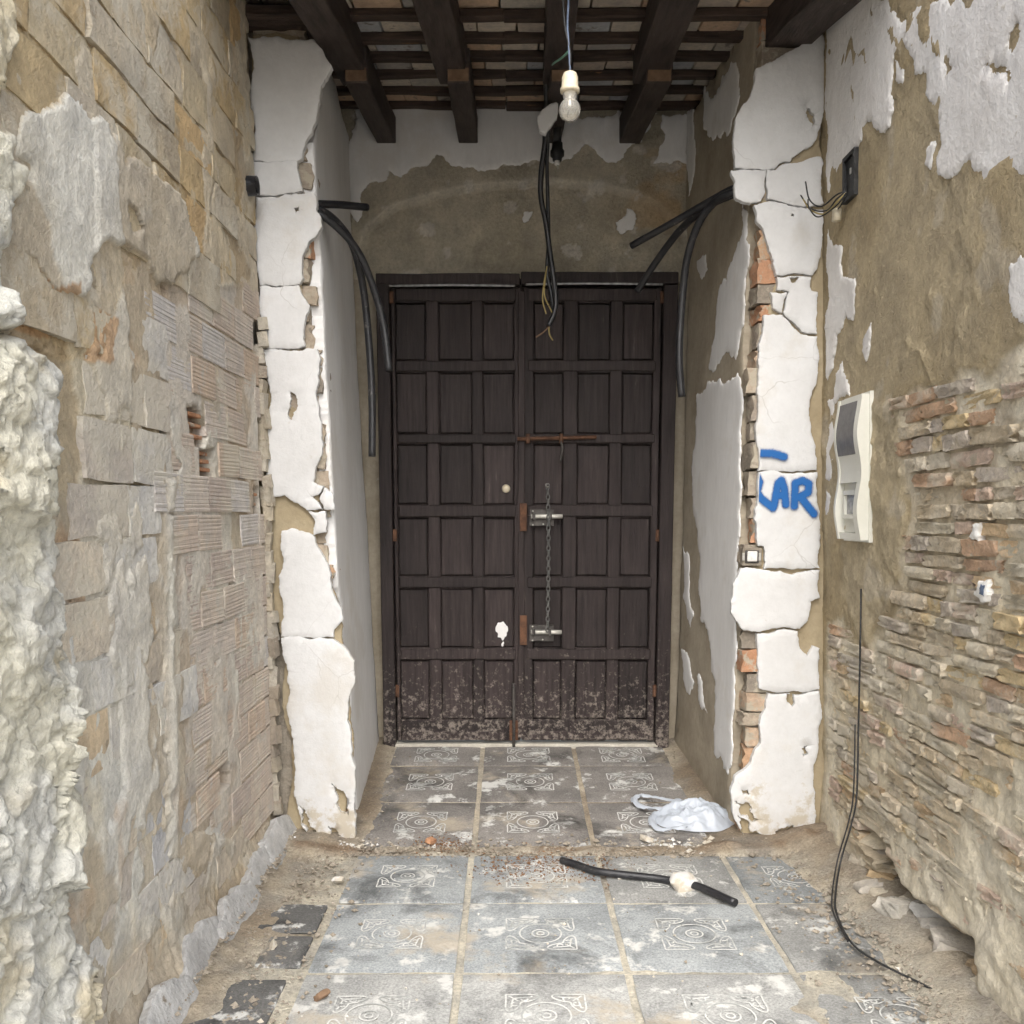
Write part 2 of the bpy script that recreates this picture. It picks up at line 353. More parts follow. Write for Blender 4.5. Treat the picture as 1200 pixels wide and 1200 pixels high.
def box_vf(x0, x1, y0, y1, z0, z1, bev=0.0):
    b = bmesh.new(); bmesh.ops.create_cube(b, size=1)
    for v in b.verts:
        v.co = Vector(((x0 + x1) / 2 + v.co.x * (x1 - x0), (y0 + y1) / 2 + v.co.y * (y1 - y0), (z0 + z1) / 2 + v.co.z * (z1 - z0)))
    if bev > 0: bmesh.ops.bevel(b, geom=list(b.edges), offset=bev, segments=1, affect='EDGES')
    me = bpy.data.meshes.new('box'); b.to_mesh(me); b.free(); return me
def wood_box(x0, x1, y0, y1, z0, z1, amp=.002, seed=0, cuts=5, bev=.004):
    """a sawn timber with slightly wavering edges"""
    b = bmesh.new(); bmesh.ops.create_cube(b, size=1)
    for v in b.verts:
        v.co = Vector(((x0 + x1) / 2 + v.co.x * (x1 - x0), (y0 + y1) / 2 + v.co.y * (y1 - y0), (z0 + z1) / 2 + v.co.z * (z1 - z0)))
    bmesh.ops.bevel(b, geom=list(b.edges), offset=bev, segments=1, affect='EDGES')
    d = [x1 - x0, y1 - y0, z1 - z0]; ax = d.index(max(d))
    long_e = [e for e in b.edges if abs((e.verts[0].co - e.verts[1].co)[ax]) > d[ax] * .8]
    bmesh.ops.subdivide_edges(b, edges=long_e, cuts=cuts, use_grid_fill=True)
    for v in b.verts:
        p = v.co * 6
        v.co += Vector([amp * float(vn(p.x + 9 * k, p.y, p.z, seed + k)) for k in range(3)])
    me = bpy.data.meshes.new('timber'); b.to_mesh(me); b.free(); return me
def rough_mesh(seed, cuts=2, rnd=.35, amp=.16, freq=1.4):
    b = bmesh.new(); bmesh.ops.create_cube(b, size=1)
    bmesh.ops.subdivide_edges(b, edges=list(b.edges), cuts=cuts, use_grid_fill=True)
    for v in b.verts:
        c = v.co.copy(); s = c.normalized() * .62
        c = c.lerp(s, rnd)
        p = c * freq
        c += Vector([amp * float(fbm(p.x * 2 + 7 * k, p.y * 2, p.z * 2, 3, seed * 31 + k)) for k in range(3)])
        v.co = c
    for f in b.faces: f.smooth = True
    me = bpy.data.meshes.new('rough_piece'); b.to_mesh(me); b.free(); me.set_sharp_from_angle(angle=math.radians(38)); return me
def place(name, me, material, parent, pos, size, rot=(0, 0, 0), color=None):
    o = bpy.data.objects.new(name, me); COL.objects.link(o)
    if len(me.materials) == 0: me.materials.append(M[material])
    o.location = pos; o.scale = size; o.rotation_euler = rot
    if color is not None: o.color = (*color, 1)
    if parent is not None:
        o.parent = parent
        o.matrix_parent_inverse = Matrix.LocRotScale(parent.location, parent.rotation_euler, parent.scale).inverted()
    return o

def catmull(pts, k=8):
    P = [np.array(p, float) for p in pts]; P = [2 * P[0] - P[1]] + P + [2 * P[-1] - P[-2]]
    out = []
    for i in range(1, len(P) - 2):
        for j in range(k):
            t = j / k
            out.append(.5 * (2 * P[i] + (P[i + 1] - P[i - 1]) * t + (2 * P[i - 1] - 5 * P[i] + 4 * P[i + 1] - P[i + 2]) * t * t + (3 * P[i] - P[i - 1] - 3 * P[i + 1] + P[i + 2]) * t ** 3))
    out.append(P[-2]); return out
def tube_vf(pts, r, seg=8, k=8, smooth_path=True, flat=1.0):
    C = catmull(pts, k) if smooth_path else [np.array(p, float) for p in pts]
    V, F = [], []; n = len(C)
    T0 = C[1] - C[0]; ref = np.array([0, 0, 1.0])
    if abs(T0[2]) > .9 * np.linalg.norm(T0): ref = np.array([0, 1.0, 0])
    for i, c in enumerate(C):
        T = C[min(i + 1, n - 1)] - C[max(i - 1, 0)]; T /= np.linalg.norm(T) + 1e-9
        A = np.cross(T, ref); A /= np.linalg.norm(A) + 1e-9; B = np.cross(A, T); ref = B
        rr = r(i / (n - 1)) if callable(r) else r
        for s in range(seg):
            a = 2 * math.pi * s / seg
            V.append(c + rr * (math.cos(a) * A + flat * math.sin(a) * B))
    for i in range(n - 1):
        for s in range(seg):
            F.append((i * seg + s, i * seg + (s + 1) % seg, (i + 1) * seg + (s + 1) % seg, (i + 1) * seg + s))
    F.append(tuple(range(seg))[::-1]); F.append(tuple(range((n - 1) * seg, n * seg)))
    return V, F
def tube(name, pts, r, material, parent=None, **kw):
    V, F = tube_vf(pts, r, **kw)
    return link(name, mesh(name, V, F, [True] * (len(F) - 2) + [False] * 2), material, parent)
def lathe_vf(prof, c, axis='Z', seg=20):
    V, F = [], []
    for r, h in prof:
        for s in range(seg):
            a = 2 * math.pi * s / seg
            p = (r * math.cos(a), r * math.sin(a), h)
            if axis == 'Y': p = (p[0], p[2], p[1])
            if axis == 'X': p = (p[2], p[0], p[1])
            V.append(np.array(c) + p)
    for i in range(len(prof) - 1):
        for s in range(seg): F.append((i * seg + s, i * seg + (s + 1) % seg, (i + 1) * seg + (s + 1) % seg, (i + 1) * seg + s))
    return V, F
def lathe(name, prof, c, material, parent=None, axis='Z', seg=20):
    V, F = lathe_vf(prof, c, axis, seg)
    return link(name, mesh(name, V, F, True), material, parent)

def jag(poly, amp, seglen, rng):
    """fractal subdivision of a closed outline"""
    out = []
    def sub(a, b):
        L = math.hypot(b[0] - a[0], b[1] - a[1])
        if L < seglen: return [a]
        m = ((a[0] + b[0]) / 2, (a[1] + b[1]) / 2)
        d = rng.uniform(-1, 1) * amp * L
        m = (m[0] - (b[1] - a[1]) / L * d, m[1] + (b[0] - a[0]) / L * d)
        return sub(a, m) + sub(m, b)
    for i in range(len(poly)): out += sub(poly[i], poly[(i + 1) % len(poly)])
    return out
def slab(name, frame, pix, material, parent, n=0.0, th=.02, grid=.03, amp=.002, freq=7, jamp=.14, seglen=.008, holes=(), seed=1, uvpoly=None, curl=.0, nfun=None, tilt=(0, 0)):
    """a broken sheet of plaster: outline traced on its wall, real thickness, wavy face"""
    rng = random.Random(seed)
    base = uvpoly if uvpoly else [frame.uv(x, y, n) for x, y in pix]
    out = jag(base, jamp, seglen, rng)
    hs = [jag([frame.uv(x, y, n) for x, y in h], .26, .006, rng) for h in holes]
    us = [p[0] for p in out]; vs = [p[1] for p in out]
    gu, gv = np.meshgrid(np.arange(min(us), max(us), grid), np.arange(min(vs), max(vs), grid))
    gu = gu.ravel() + (np.random.RandomState(seed).rand(gu.size) - .5) * grid * .5; gv = gv.ravel() + (np.random.RandomState(seed + 1).rand(gv.size) - .5) * grid * .5
    k = inpoly(gu, gv, out)
    for h in hs: k &= ~inpoly(gu, gv, h)
    pts = [Vector(p) for p in out]; edges = [(i, (i + 1) % len(out)) for i in range(len(out))]
    for h in hs:
        b0 = len(pts); pts += [Vector(p) for p in h]; edges += [(b0 + i, b0 + (i + 1) % len(h)) for i in range(len(h))]
    ring = []
    for i in range(len(out)):                                       # a ring just inside the outline, so that the broken edge crumbles back
        a, b = out[i - 1], out[(i + 1) % len(out)]; dx, dy = b[0] - a[0], b[1] - a[1]; q = math.hypot(dx, dy) + 1e-9
        for sg in (1, -1): ring.append((out[i][0] - sg * dy / q * .007, out[i][1] + sg * dx / q * .007))
    ra = np.array(ring); kr = inpoly(ra[:, 0], ra[:, 1], out) & (polydist(ra[:, 0], ra[:, 1], out) > .004)
    for h in hs: kr &= ~inpoly(ra[:, 0], ra[:, 1], h)
    pts += [Vector(p) for p in ra[kr]]
    pts += [Vector(p) for p in zip(gu[k], gv[k])]
    v2, e2, f2, *_ = delaunay_2d_cdt(pts, edges, [], 0, 1e-6)
    v2 = np.array([tuple(v) for v in v2]); f2 = np.array([tuple(f) for f in f2 if len(f) == 3])
    c = v2[f2].mean(axis=1); keep = inpoly(c[:, 0], c[:, 1], out)
    for h in hs: keep &= ~inpoly(c[:, 0], c[:, 1], h)
    f2 = f2[keep]
    used = np.unique(f2); remap = -np.ones(len(v2), int); remap[used] = np.arange(len(used)); v2 = v2[used]; f2 = remap[f2]
    nn = n + amp * fbm(v2[:, 0] * freq, v2[:, 1] * freq, seed * 1.7, 4, seed)
    cu, cv = v2[:, 0].mean(), v2[:, 1].mean()
    nn = nn + tilt[0] * (v2[:, 0] - cu) + tilt[1] * (v2[:, 1] - cv)
    if nfun is not None: nn = nn + nfun(v2[:, 0], v2[:, 1])
    ec = {}
    for t in f2:
        for a, b in ((t[0], t[1]), (t[1], t[2]), (t[2], t[0])):
            key = (min(a, b), max(a, b)); ec.setdefault(key, []).append((a, b))
    bd = [x[0] for x in ec.values() if len(x) == 1]
    bi = np.unique(np.array(bd).ravel()); nn[bi] -= np.minimum(th * .5, .002 + .005 * np.random.RandomState(seed + 2).rand(len(bi)))
    front = frame.P(v2[:, 0], v2[:, 1], nn)
    V = list(front); F = [tuple(t) for t in f2]; nf = len(F)
    idx = {}
    def sv(i):
        if i not in idx:
            idx[i] = len(V); V.append(front[i])
            V.append(frame.P(v2[i, 0] , v2[i, 1], n - th))
        return idx[i]
    for a, b in bd:
        ia, ib = sv(a), sv(b); F.append((ib, ia, ia + 1, ib + 1))
    return link(name, mesh(name, V, F, [True] * nf + [False] * (len(F) - nf)), material, parent)

def hfield(name, frame, u0, u1, v0, v1, res, fn, material, parent=None, cull=None):
    """relief of a wall: fn(U,V,P) -> (offset n, colour Nx3)"""
    nu, nv = int((u1 - u0) / res) + 1, int((v1 - v0) / res) + 1
    U, Vv = np.meshgrid(np.linspace(u0, u1, nu), np.linspace(v0, v1, nv)); U = U.ravel(); Vv = Vv.ravel()
    P0 = frame.P(U, Vv, 0.0)
    nn, col = fn(U, Vv, P0)
    P = frame.P(U, Vv, nn)
    i = np.arange(nu * nv).reshape(nv, nu)
    F = np.stack([i[:-1, :-1], i[:-1, 1:], i[1:, 1:], i[1:, :-1]], -1).reshape(-1, 4)
    if cull is not None:
        c = P0[F].mean(axis=1); F = F[~cull(c)]
    me = bpy.data.meshes.new(name)
    me.vertices.add(len(P)); me.vertices.foreach_set('co', P.ravel())
    me.loops.add(F.size); me.loops.foreach_set('vertex_index', F.ravel())
    me.polygons.add(len(F)); me.polygons.foreach_set('loop_start', np.arange(len(F)) * 4); me.polygons.foreach_set('loop_total', np.full(len(F), 4))
    me.update(calc_edges=True); me.validate()
    me.polygons.foreach_set('use_smooth', [True] * len(me.polygons))
    if col is not None:
        a = me.attributes.new('col', 'FLOAT_COLOR', 'POINT')
        a.data.foreach_set('color', np.concatenate([np.clip(col, 0, 1), np.ones((len(col), 1))], 1).ravel())
    return link(name, me, material, parent)
def lerp(a, b, t): 
    t = np.asarray(t)[..., None]; return np.asarray(a) * (1 - t) + np.asarray(b) * t

# ================================================================== GROUND AND FLOOR
g = link('ground', mesh('ground', [(-600, -600, -.06), (600, -600, -.06), (600, 600, -.06), (-600, 600, -.06)], [(0, 1, 2, 3)]), 'street'); g['kind'] = 'structure'

def floor_fn(U, V, P):
    X, Y = U, V
    base = np.maximum(0, (np.minimum(Y, YD + .05) - STEP_Y) * SLOPE)
    e = fbm(X * 2.2, Y * 2.2, 0, 5, 3)
    f = fbm(X * 14, Y * 14, 0, 4, 9)
    left = sstep(-.70, -.86, X + .10 * e); right = sstep(1.10, 1.30, X + .16 * e)
    inn = (Y > 3.7)
    lin = sstep(-.56, -.70, X + .06 * e) * inn; rin = sstep(.80, .95, X + .07 * e) * inn
    stepz = np.exp(-((Y - 3.76 - .03 * e) / .045) ** 2)
    n = base - .0075 + .004 * f + .004 * e + .007 * f * np.clip(left + right + lin + rin + stepz, 0, 1)
    n = n + left * .022 + right * .026 + lin * .018 + rin * .022 + stepz * (.009 + .012 * f)
    n = n + sstep(-.90, -.98, X) * .05 * sstep(3.9, 3.6, Y) + .004 * f * (left + right)
    n = n + sstep(1.10, 1.36, X) * .05 * sstep(3.95, 3.8, Y)
    n = n + .006 * sstep(.34, .55, fbm(X * 3.1, Y * 3.1, 4, 4, 21)) * sstep(3.9, 3.0, Y)
    sand = np.array([.41, .355, .28]); grout = np.array([.62, .58, .49]); dk = np.array([.25, .195, .14]); gy = np.array([.33, .32, .295])
    col = lerp(grout, sand, np.clip(left + right + lin + rin + stepz, 0, 1))
    col = lerp(col, dk, sstep(.0, .45, fbm(X * 2.6, Y * 2.6, 7, 5, 31)) * .6)
    col = lerp(col, gy, sstep(.12, .4, fbm(X * 4, Y * 4, 2, 5, 41)) * .45)
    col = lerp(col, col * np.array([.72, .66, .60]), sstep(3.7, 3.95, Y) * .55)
    col = lerp(col, np.array([.20, .13, .08]), stepz * sstep(0, .4, fbm(X * 5, Y * 5, 1, 4, 51)) * .7)
    return n, col
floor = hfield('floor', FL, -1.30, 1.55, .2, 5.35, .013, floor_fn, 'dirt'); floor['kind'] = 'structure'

# cement paving tiles with a white inlaid flower
def tile_mesh(seed):
    b = bmesh.new(); bmesh.ops.create_cube(b, size=1)
    bmesh.ops.subdivide_edges(b, edges=[e for e in b.edges if abs(e.verts[0].co.z - e.verts[1].co.z) < .1], cuts=7, use_grid_fill=True)
    r = random.Random(seed)
    for v in b.verts:
        edge = max(abs(v.co.x), abs(v.co.y)) > .49
        if edge:
            k = float(fbm(v.co.x * 9, v.co.y * 9, seed * 3.1, 3, seed))
            v.co.x *= 1 - .012 - .014 * k; v.co.y *= 1 - .012 - .014 * k
            if v.co.z > 0: v.co.z -= .1
        if v.co.z > 0: v.co.z += .10 * float(vn(v.co.x * 3, v.co.y * 3, seed))
    me = bpy.data.meshes.new('tile'); b.to_mesh(me); b.free()
    me.polygons.foreach_set('use_smooth', [True] * len(me.polygons)); return me
TILES = [tile_mesh(s) for s in range(6)]
def motif_mesh():
    paths = []
    circ = lambda cx, cy, r, a0=0, a1=2 * math.pi, n=22: [(cx + r * math.cos(a0 + (a1 - a0) * i / n), cy + r * math.sin(a0 + (a1 - a0) * i / n)) for i in range(n + 1)]
    paths += [circ(0, 0, .124, n=30), circ(0, 0, .05), circ(0, 0, .022, n=12)]
    if False: paths.append([(.012 * math.cos(t) * (1 + t * .25), .012 * math.sin(t) * (1 + t * .25)) for t in np.linspace(0, 7, 24)])
    for q in range(4):
        c, s = math.cos(q * math.pi / 2), math.sin(q * math.pi / 2)
        R = lambda P: [(x * c - y * s, x * s + y * c) for x, y in P]
        leaf = [(.204, .204), (.14, .203), (.07, .204), (.036, .19), (.046, .163), (.09, .135), (.125, .125), (.135, .09), (.163, .046), (.19, .036), (.204, .07), (.203, .14), (.204, .204)]
        L3 = [np.array([p[0], p[1], 0]) for p in leaf]
        paths.append(R([(p[0], p[1]) for p in catmull(L3, 4)]))
        paths.append(R([(.19, .19), (.165, .165), (.14, .14)]))
        paths.append(R(circ(.108, .158, .017, 0, 4.2, 10))); paths.append(R(circ(.158, .108, .017, 1.6, 5.9, 10)))
        paths.append(R([(p[0], p[1]) for p in catmull([np.array(a) for a in [(.165, .165, 0), (.12, .172, 0), (.075, .178, 0), (.07, .19, 0)]], 4)]))
        paths.append(R([(p[0], p[1]) for p in catmull([np.array(a) for a in [(.165, .165, 0), (.172, .12, 0), (.178, .075, 0), (.19, .07, 0)]], 4)]))
    V, F = [], []
    w = .0046
    for p in paths:
        p = [np.array(a) for a in p]; b0 = len(V)
        for i in range(len(p)):
            t = p[min(i + 1, len(p) - 1)] - p[max(i - 1, 0)]; t = t / (np.linalg.norm(t) + 1e-9); nrm = np.array([-t[1], t[0]])
            for sg, z in ((-1, -.25), (-1, .0), (1, .0), (1, -.25)): V.append((*(p[i] + sg * w * nrm), z))
        for i in range(len(p) - 1):
            for k in range(3):
                a = b0 + i * 4 + k; F.append((a, a + 1, a + 5, a + 4))
    return mesh('inlay', V, F)
MOTIF = motif_mesh()
def tile(x0, x1, y0, y1, color, i, inner=False, motif=True, dz=0, lab=None):
    xc, yc = (x0 + x1) / 2, (y0 + y1) / 2
    r = random.Random(i * 13 + 5)
    z = floor_z(yc) - .012 + dz + r.uniform(-.0015, .0015)
    rx = math.atan(SLOPE) if inner else 0
    rot = (rx + r.uniform(-.003, .003), r.uniform(-.003, .003), r.uniform(-.006, .006))
    gap = .019
    o = place('paving_tile', TILES[i % 6], 'tile', floor, (xc, yc, z), (x1 - x0 - gap, y1 - y0 - gap, .03), rot, color)
    if motif:
        s = min(.56, (x1 - x0) * 1.1)
        m = bpy.data.objects.new('inlay_motif', MOTIF); COL.objects.link(m)
        if not MOTIF.materials: MOTIF.materials.append(M['motif'])
        m.parent = o; m.location = (motif[0] if isinstance(motif, tuple) else 0, motif[1] if isinstance(motif, tuple) else 0, .575)
        m.scale = (s / (x1 - x0 - gap), s / (y1 - y0 - gap), .06)
    return o
XJ = [-1.12, -.63, -.155, .362, .872, 1.33]
YJ = [.65, 1.17, 1.69, 2.21, 2.725, 3.243, 3.715]
k = 0
for j in range(len(YJ) - 1):
    for i in range(1, 5):
        c = random.uniform(.33, .41); tint = random.choice([(1, 1.0, .97), (.97, 1.0, 1.0), (.95, 1, 1.02)])
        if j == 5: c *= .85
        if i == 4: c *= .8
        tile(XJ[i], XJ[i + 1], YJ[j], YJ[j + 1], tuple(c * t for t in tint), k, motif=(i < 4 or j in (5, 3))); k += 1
for (x0, x1, y0, y1) in ((-.80, -.64, 2.75, 2.97), (-.86, -.64, 2.99, 3.22), (-.93, -.66, 2.3, 2.68)):
    tile(x0, x1, y0, y1, (.13, .128, .125), k, motif=False, dz=.006); k += 1
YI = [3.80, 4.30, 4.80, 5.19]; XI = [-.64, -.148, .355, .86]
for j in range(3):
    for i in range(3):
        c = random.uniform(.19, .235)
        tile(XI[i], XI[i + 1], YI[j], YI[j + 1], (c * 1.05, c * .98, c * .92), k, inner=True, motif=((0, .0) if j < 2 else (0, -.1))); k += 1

# ================================================================== LEFT WALL (stone, plaster smears, hollow brick infill)
left_wall = thing('stone_wall', 'tall weathered stone wall patched with grey plaster and ribbed hollow bricks', 'wall', (-1.05, 2.4, 0))
Z_SMEAR = [(28, 130), (70, 125), (80, 108), (97, 125), (116, 146), (136, 166), (142, 192), (150, 180), (166, 190), (202, 226), (216, 242), (230, 290), (214, 318), (186, 345), (165, 300), (150, 292), (112, 282), (97, 312), (90, 350), (62, 345), (40, 305), (15, 292), (-60, 280), (-60, 150), (12, 165)]
Z_ORANGE = [[(12, 300), (42, 312), (62, 342), (82, 332), (82, 384), (48, 394), (12, 375)], [(104, 362), (132, 372), (132, 428), (100, 422)]]
Z_ASH = [(-3000, -4000), (305, -4000), (305, 330), (190, 335), (165, 300), (100, 420), (-3000, 420)]
Z_HOL = [(186, 338), (312, 335), (336, 930), (300, 985), (214, 975), (206, 700), (190, 560)]
Z_RUB = [(-3000, 385), (0, 388), (40, 408), (70, 432), (62, 470), (62, 540), (70, 640), (76, 715), (71, 742), (79, 800), (84, 860), (86, 920), (80, 1000), (81, 1080), (88, 1160), (104, 1230), (120, 1400), (-3000, 1400)]
Z_RUB2 = [(-3000, -4000), (-10, -4000), (14, 0), (16, 40), (6, 60), (2, 120), (6, 190), (24, 200), (22, 228), (4, 250), (6, 390), (-3000, 390)]
Z_HOLES = [[(188, 485), (197, 480), (202, 545), (192, 548)], [(219, 478), (232, 476), (243, 508), (240, 522), (224, 520)], [(199, 530), (212, 545), (208, 552), (198, 545)], [(234, 527), (252, 526), (252, 566), (236, 568)], [(297, 572), (304, 572), (303, 614), (297, 612)], [(243, 905), (266, 880), (270, 915), (245, 940)], [(143, 240), (155, 246), (162, 268), (150, 272)], [(183, 330), (195, 333), (194, 350), (184, 352)]]
def left_fn(U, V, P):
    px, py = proj(P[:, 0], P[:, 1], P[:, 2])
    s = np.clip(U / 3.0, .3, 1.3)
    d1, d2 = 22 / np.maximum(U, .6) * fbm(U * 9, V * 9, 0, 5, 5), 22 / np.maximum(U, .6) * fbm(U * 9, V * 9, 7, 5, 6)
    qx, qy = px + d1, py + d2
    big = fbm(U * 1.6, V * 1.6, 0, 5, 11); mid = fbm(U * 6, V * 6, 0, 5, 12); fine = fbm(U * 26, V * 26, 0, 3, 13)
    n = -.0005 + .0075 * mid + .003 * fine + .005 * big
    sm = inpoly(qx, qy, Z_SMEAR); hol = inpoly(qx, qy, Z_HOL); ash = inpoly(qx, qy, Z_ASH)
    rubd = np.maximum(polydist(qx, qy, Z_RUB), polydist(qx, qy, Z_RUB2))
    rub = sstep(0, 10, rubd)
    n = np.where(sm, n + .014 - .004 * mid, n)
    n = np.where(hol, n * .8 - .001, n)
    low = sstep(1.4, .4, V) * (~hol)
    n = n + low * .006
    crack = 1 - np.abs(vn(U * 3.2 + .6 * mid, V * 2.6 + .6 * mid, 3, 77)); n = n - .012 * sstep(.955, .99, crack) * (~sm)
    vert = np.exp(-((px - 198) / 6) ** 2) * (py > 560); n = n + .012 * vert
    lay = fbm(U * 2.0, V * 1.3, 6, 6, 61, .56); lay2 = fbm(U * 3.4, V * 2.2, 9, 6, 62, .56)
    L1 = sstep(.02, .06, lay); L2 = sstep(.10, .13, lay2)
    n = n + (.009 * L1 - .006 * L2) * np.where(hol, .35, np.where(ash, .5, 1.0)) * (1 - rub)
    rr = fbm(U * 3.2, V * 3.2, 0, 4, 15); lump = fbm(U * 7, V * 7, 0, 6, 16, .5); cr = np.abs(fbm(U * 5, V * 5, 4, 5, 18)); gr_ = fbm(U * 40, V * 40, 0, 3, 19)
    w1, w2 = .05 * fbm(U * 7, V * 7, 1, 4, 65), .05 * fbm(U * 7, V * 7, 6, 4, 66)
    chips = .030 * facets(U + w1, V + w2, 5, 301) + .016 * facets(U + w1, V + w2, 13, 311) + .009 * facets(U + w1 * .5, V + w2 * .5, 30, 321)
    upper = sstep(1.75, 1.95, V); ramp = sstep(0, 30, rubd)
    n = n + rub * (.020 + .030 * ramp * (1 - upper) + .014 * rr + chips * (1 - .6 * upper) + .006 * lump + .004 * fine + .003 * gr_)
    n = n - np.exp(-(rubd / 5.0) ** 2) * .012 * (rubd < 4)
    hole = np.zeros(len(U), bool)
    for h in Z_HOLES: hole |= inpoly(px + d1 * .25, py + d2 * .25, h)
    n = np.where(hole, n - .045, n)
    n = n + sstep(.16, .0, V) * .05                                # footing swells
    n = n - sstep(3.78, 3.86, U) * .03
    mortar = np.array([.56, .495, .37]); grey = np.array([.59, .565, .50]); tan = np.array([.53, .415, .25]); pale = np.array([.71, .70, .65])
    cream = np.array([.72, .69, .58]); yel = np.array([.70, .58, .36]); pink = np.array([.57, .50, .43]); och = np.array([.54, .34, .18])
    t = sstep(-.25, .45, fbm(U * 3, V * 3, 1, 6, 22)); t2 = sstep(-.1, .4, fbm(U * 5, V * 2.5, 5, 6, 23))
    col = lerp(mortar, grey, t)
    col = lerp(col, tan, ash * (.55 + .4 * t2))
    col = lerp(col, lerp(pink, grey, t2), hol * .85)
    col = lerp(col, lerp(grey, pale, t), sm * .9)
    lowc = (~ash & ~hol)
    col = lerp(col, lerp(pale, np.array([.58, .585, .59]), t2), lowc * sstep(1.9, .7, V) * .75)
    col = lerp(col, yel, lowc * sstep(.25, .5, fbm(U * 6, V * 1.8, 2, 5, 24)) * .35)
    col = lerp(col, och * 1.0, lowc * sstep(.34, .5, fbm(U * 7, V * 4, 8, 5, 25)) * .55)
    col = lerp(col, np.array([.66, .63, .575]), L1 * np.where(ash, .25, .5)); col = lerp(col, col * np.array([.80, .72, .62]), L2 * .8)
    for z in Z_ORANGE: col = lerp(col, np.array([.50, .30, .15]), inpoly(qx, qy, z) * .75)
    col = lerp(col, pale, vert * .7)
    col = lerp(col, lerp(lerp(cream, np.array([.66, .65, .60]), sstep(-.1, .3, fbm(U * 5, V * 5, 8, 6, 27))), yel, sstep(.10, .42, fbm(U * 4, V * 4, 3, 5, 26)) * .6), rub)
    col = lerp(col, np.array([.40, .315, .21]), sstep(.42, .08, V + .12 * mid) * .7 * (1 - rub))
    col = lerp(col, np.array([.30, .20, .12]), hole * .6)
    col = lerp(col, pale, sstep(.3, .5, mid) * .25)
    return n, col
backing = hfield('rubble_core', LW, 2.1, 3.93, -.06, 3.5, .0095, left_fn, 'wall', left_wall)
hfield('crumbling_end', LW, 1.3, 2.1, -.06, 3.5, .0068, left_fn, 'wall', left_wall)
link('wall_mass', box_vf(-1.45, -1.09, 1.28, 5.5, -.06, 3.48), 'mortar', left_wall)
link('wall_top', box_vf(-1.45, -1.0, 1.28, 3.9, 3.485, 3.55, .01), 'mortar', left_wall)  # unseen top and near end of wall cut back to admit more sky light
STN = [rough_mesh(100 + s, 3, .03, .06, 2.2) for s in range(8)]
def ridged_brick_mesh(seed):
    r = random.Random(seed); V, F = [], []; R = 9
    prof = []
    for i in range(R):
        a = -.5 + i / R; prof += [(a, .482), (a + .25 / R, .5), (a + .7 / R, .5), (a + .95 / R, .482)]
    prof = [(-.5, -.5)] + prof + [(.5, .45), (.5, -.5)]
    for x in (-.5, .5):
        for (y, z) in prof: V.append((x + r.uniform(-.012, .012), y, z + r.uniform(-.02, .02)))
    m = len(prof)
    for i in range(m - 1): F.append((i, m + i, m + i + 1, i + 1))
    F.append(tuple(range(m))); F.append(tuple(range(m, 2 * m))[::-1])
    return mesh('ribbed_brick', V, F)
RIB = [ridged_brick_mesh(s) for s in range(5)]
rl = LW.rot(); rng = random.Random(4)
def wall_pos(fr, u, v, n): return tuple(fr.P(u, v, n))
v = .12
while v < 3.4:                                                      # ashlar and rough blocks
    h = rng.uniform(.115, .165); u = 1.3 + rng.uniform(0, .3)
    while u < 3.84:
        L = min(rng.uniform(.22, .36), 3.86 - u)
        p = LW.P(u + L / 2, v + h / 2); px, py = proj(*p)
        px, py = float(px), float(py)
        inA, inH = bool(inpoly(px, py, Z_ASH)), bool(inpoly(px, py, Z_HOL))
        if L > .12 and not inH and not inpoly(px, py, Z_RUB):
            if inA: c = random.choice([(.54, .43, .265), (.50, .385, .225), (.56, .475, .33), (.53, .47, .37), (.57, .415, .23), (.49, .42, .31)])
            else: c = random.choice([(.61, .59, .55), (.58, .58, .585), (.63, .56, .46), (.57, .52, .46), (.64, .63, .60), (.60, .49, .35)])
            f = rng.uniform(.92, 1.08)
            place('stone_block', rng.choice(STN), 'stone', left_wall, wall_pos(LW, u + L / 2, v + h / 2, -.0485 + rng.uniform(-.003, .004)), (L - .010, h - .010, .105),
                  (rl.x + rng.uniform(-.02, .02), rl.y, rl.z + rng.uniform(-.025, .025)), tuple(f * a for a in c))
        u += L
    v += h
v = .02
row = 0
while v < 2.6:                                                      # ribbed hollow bricks
    h = .125; u = 1.8 + (row % 2) * .12
    while u < 3.86:
        L = min(.245, 3.87 - u); p = LW.P(u + L / 2, v + h / 2); px, py = [float(a) for a in proj(*p)]
        skip = any(inpoly(px, py, z) for z in Z_HOLES)
        if inpoly(px, py, Z_HOL) and L > .07 and not skip and rng.random() < .90:
            c = random.choice([(.56, .49, .42), (.54, .46, .39), (.58, .52, .46), (.51, .44, .385), (.55, .45, .36), (.57, .545, .52)])
            place('hollow_brick', rng.choice(RIB), 'hollow', left_wall, wall_pos(LW, u + L / 2, v + h / 2, -.0285 + rng.uniform(-.003, .003)), (L - .010, h - .009, .062),
                  (rl.x + rng.uniform(-.015, .015), rl.y + rng.uniform(-.02, .02), rl.z + rng.uniform(-.012, .012)), c)
        u += L
    v += h; row += 1
for (x0, y0, x1, y1, m) in ((189, 488, 200, 543, 3), (222, 482, 240, 518, 3), (236, 530, 250, 564, 4), (297, 574, 303, 611, 3)):   # broken cells of hollow bricks
    ua, va = LW.uv(x0, y1); ub, vb = LW.uv(x1, y0)
    for i in range(m):
        vv = va + (vb - va) * (i + .5) / m + rng.uniform(-.006, .006)
        ln = (ub - ua) * rng.uniform(.55, .95)
        link('brick_web', box_vf(-1.05, -1.008 + rng.uniform(-.008, .006), ua + (ub - ua - ln) / 2, ua + (ub - ua + ln) / 2, vv - .006, vv + .006, .002), 'terracotta', left_wall)
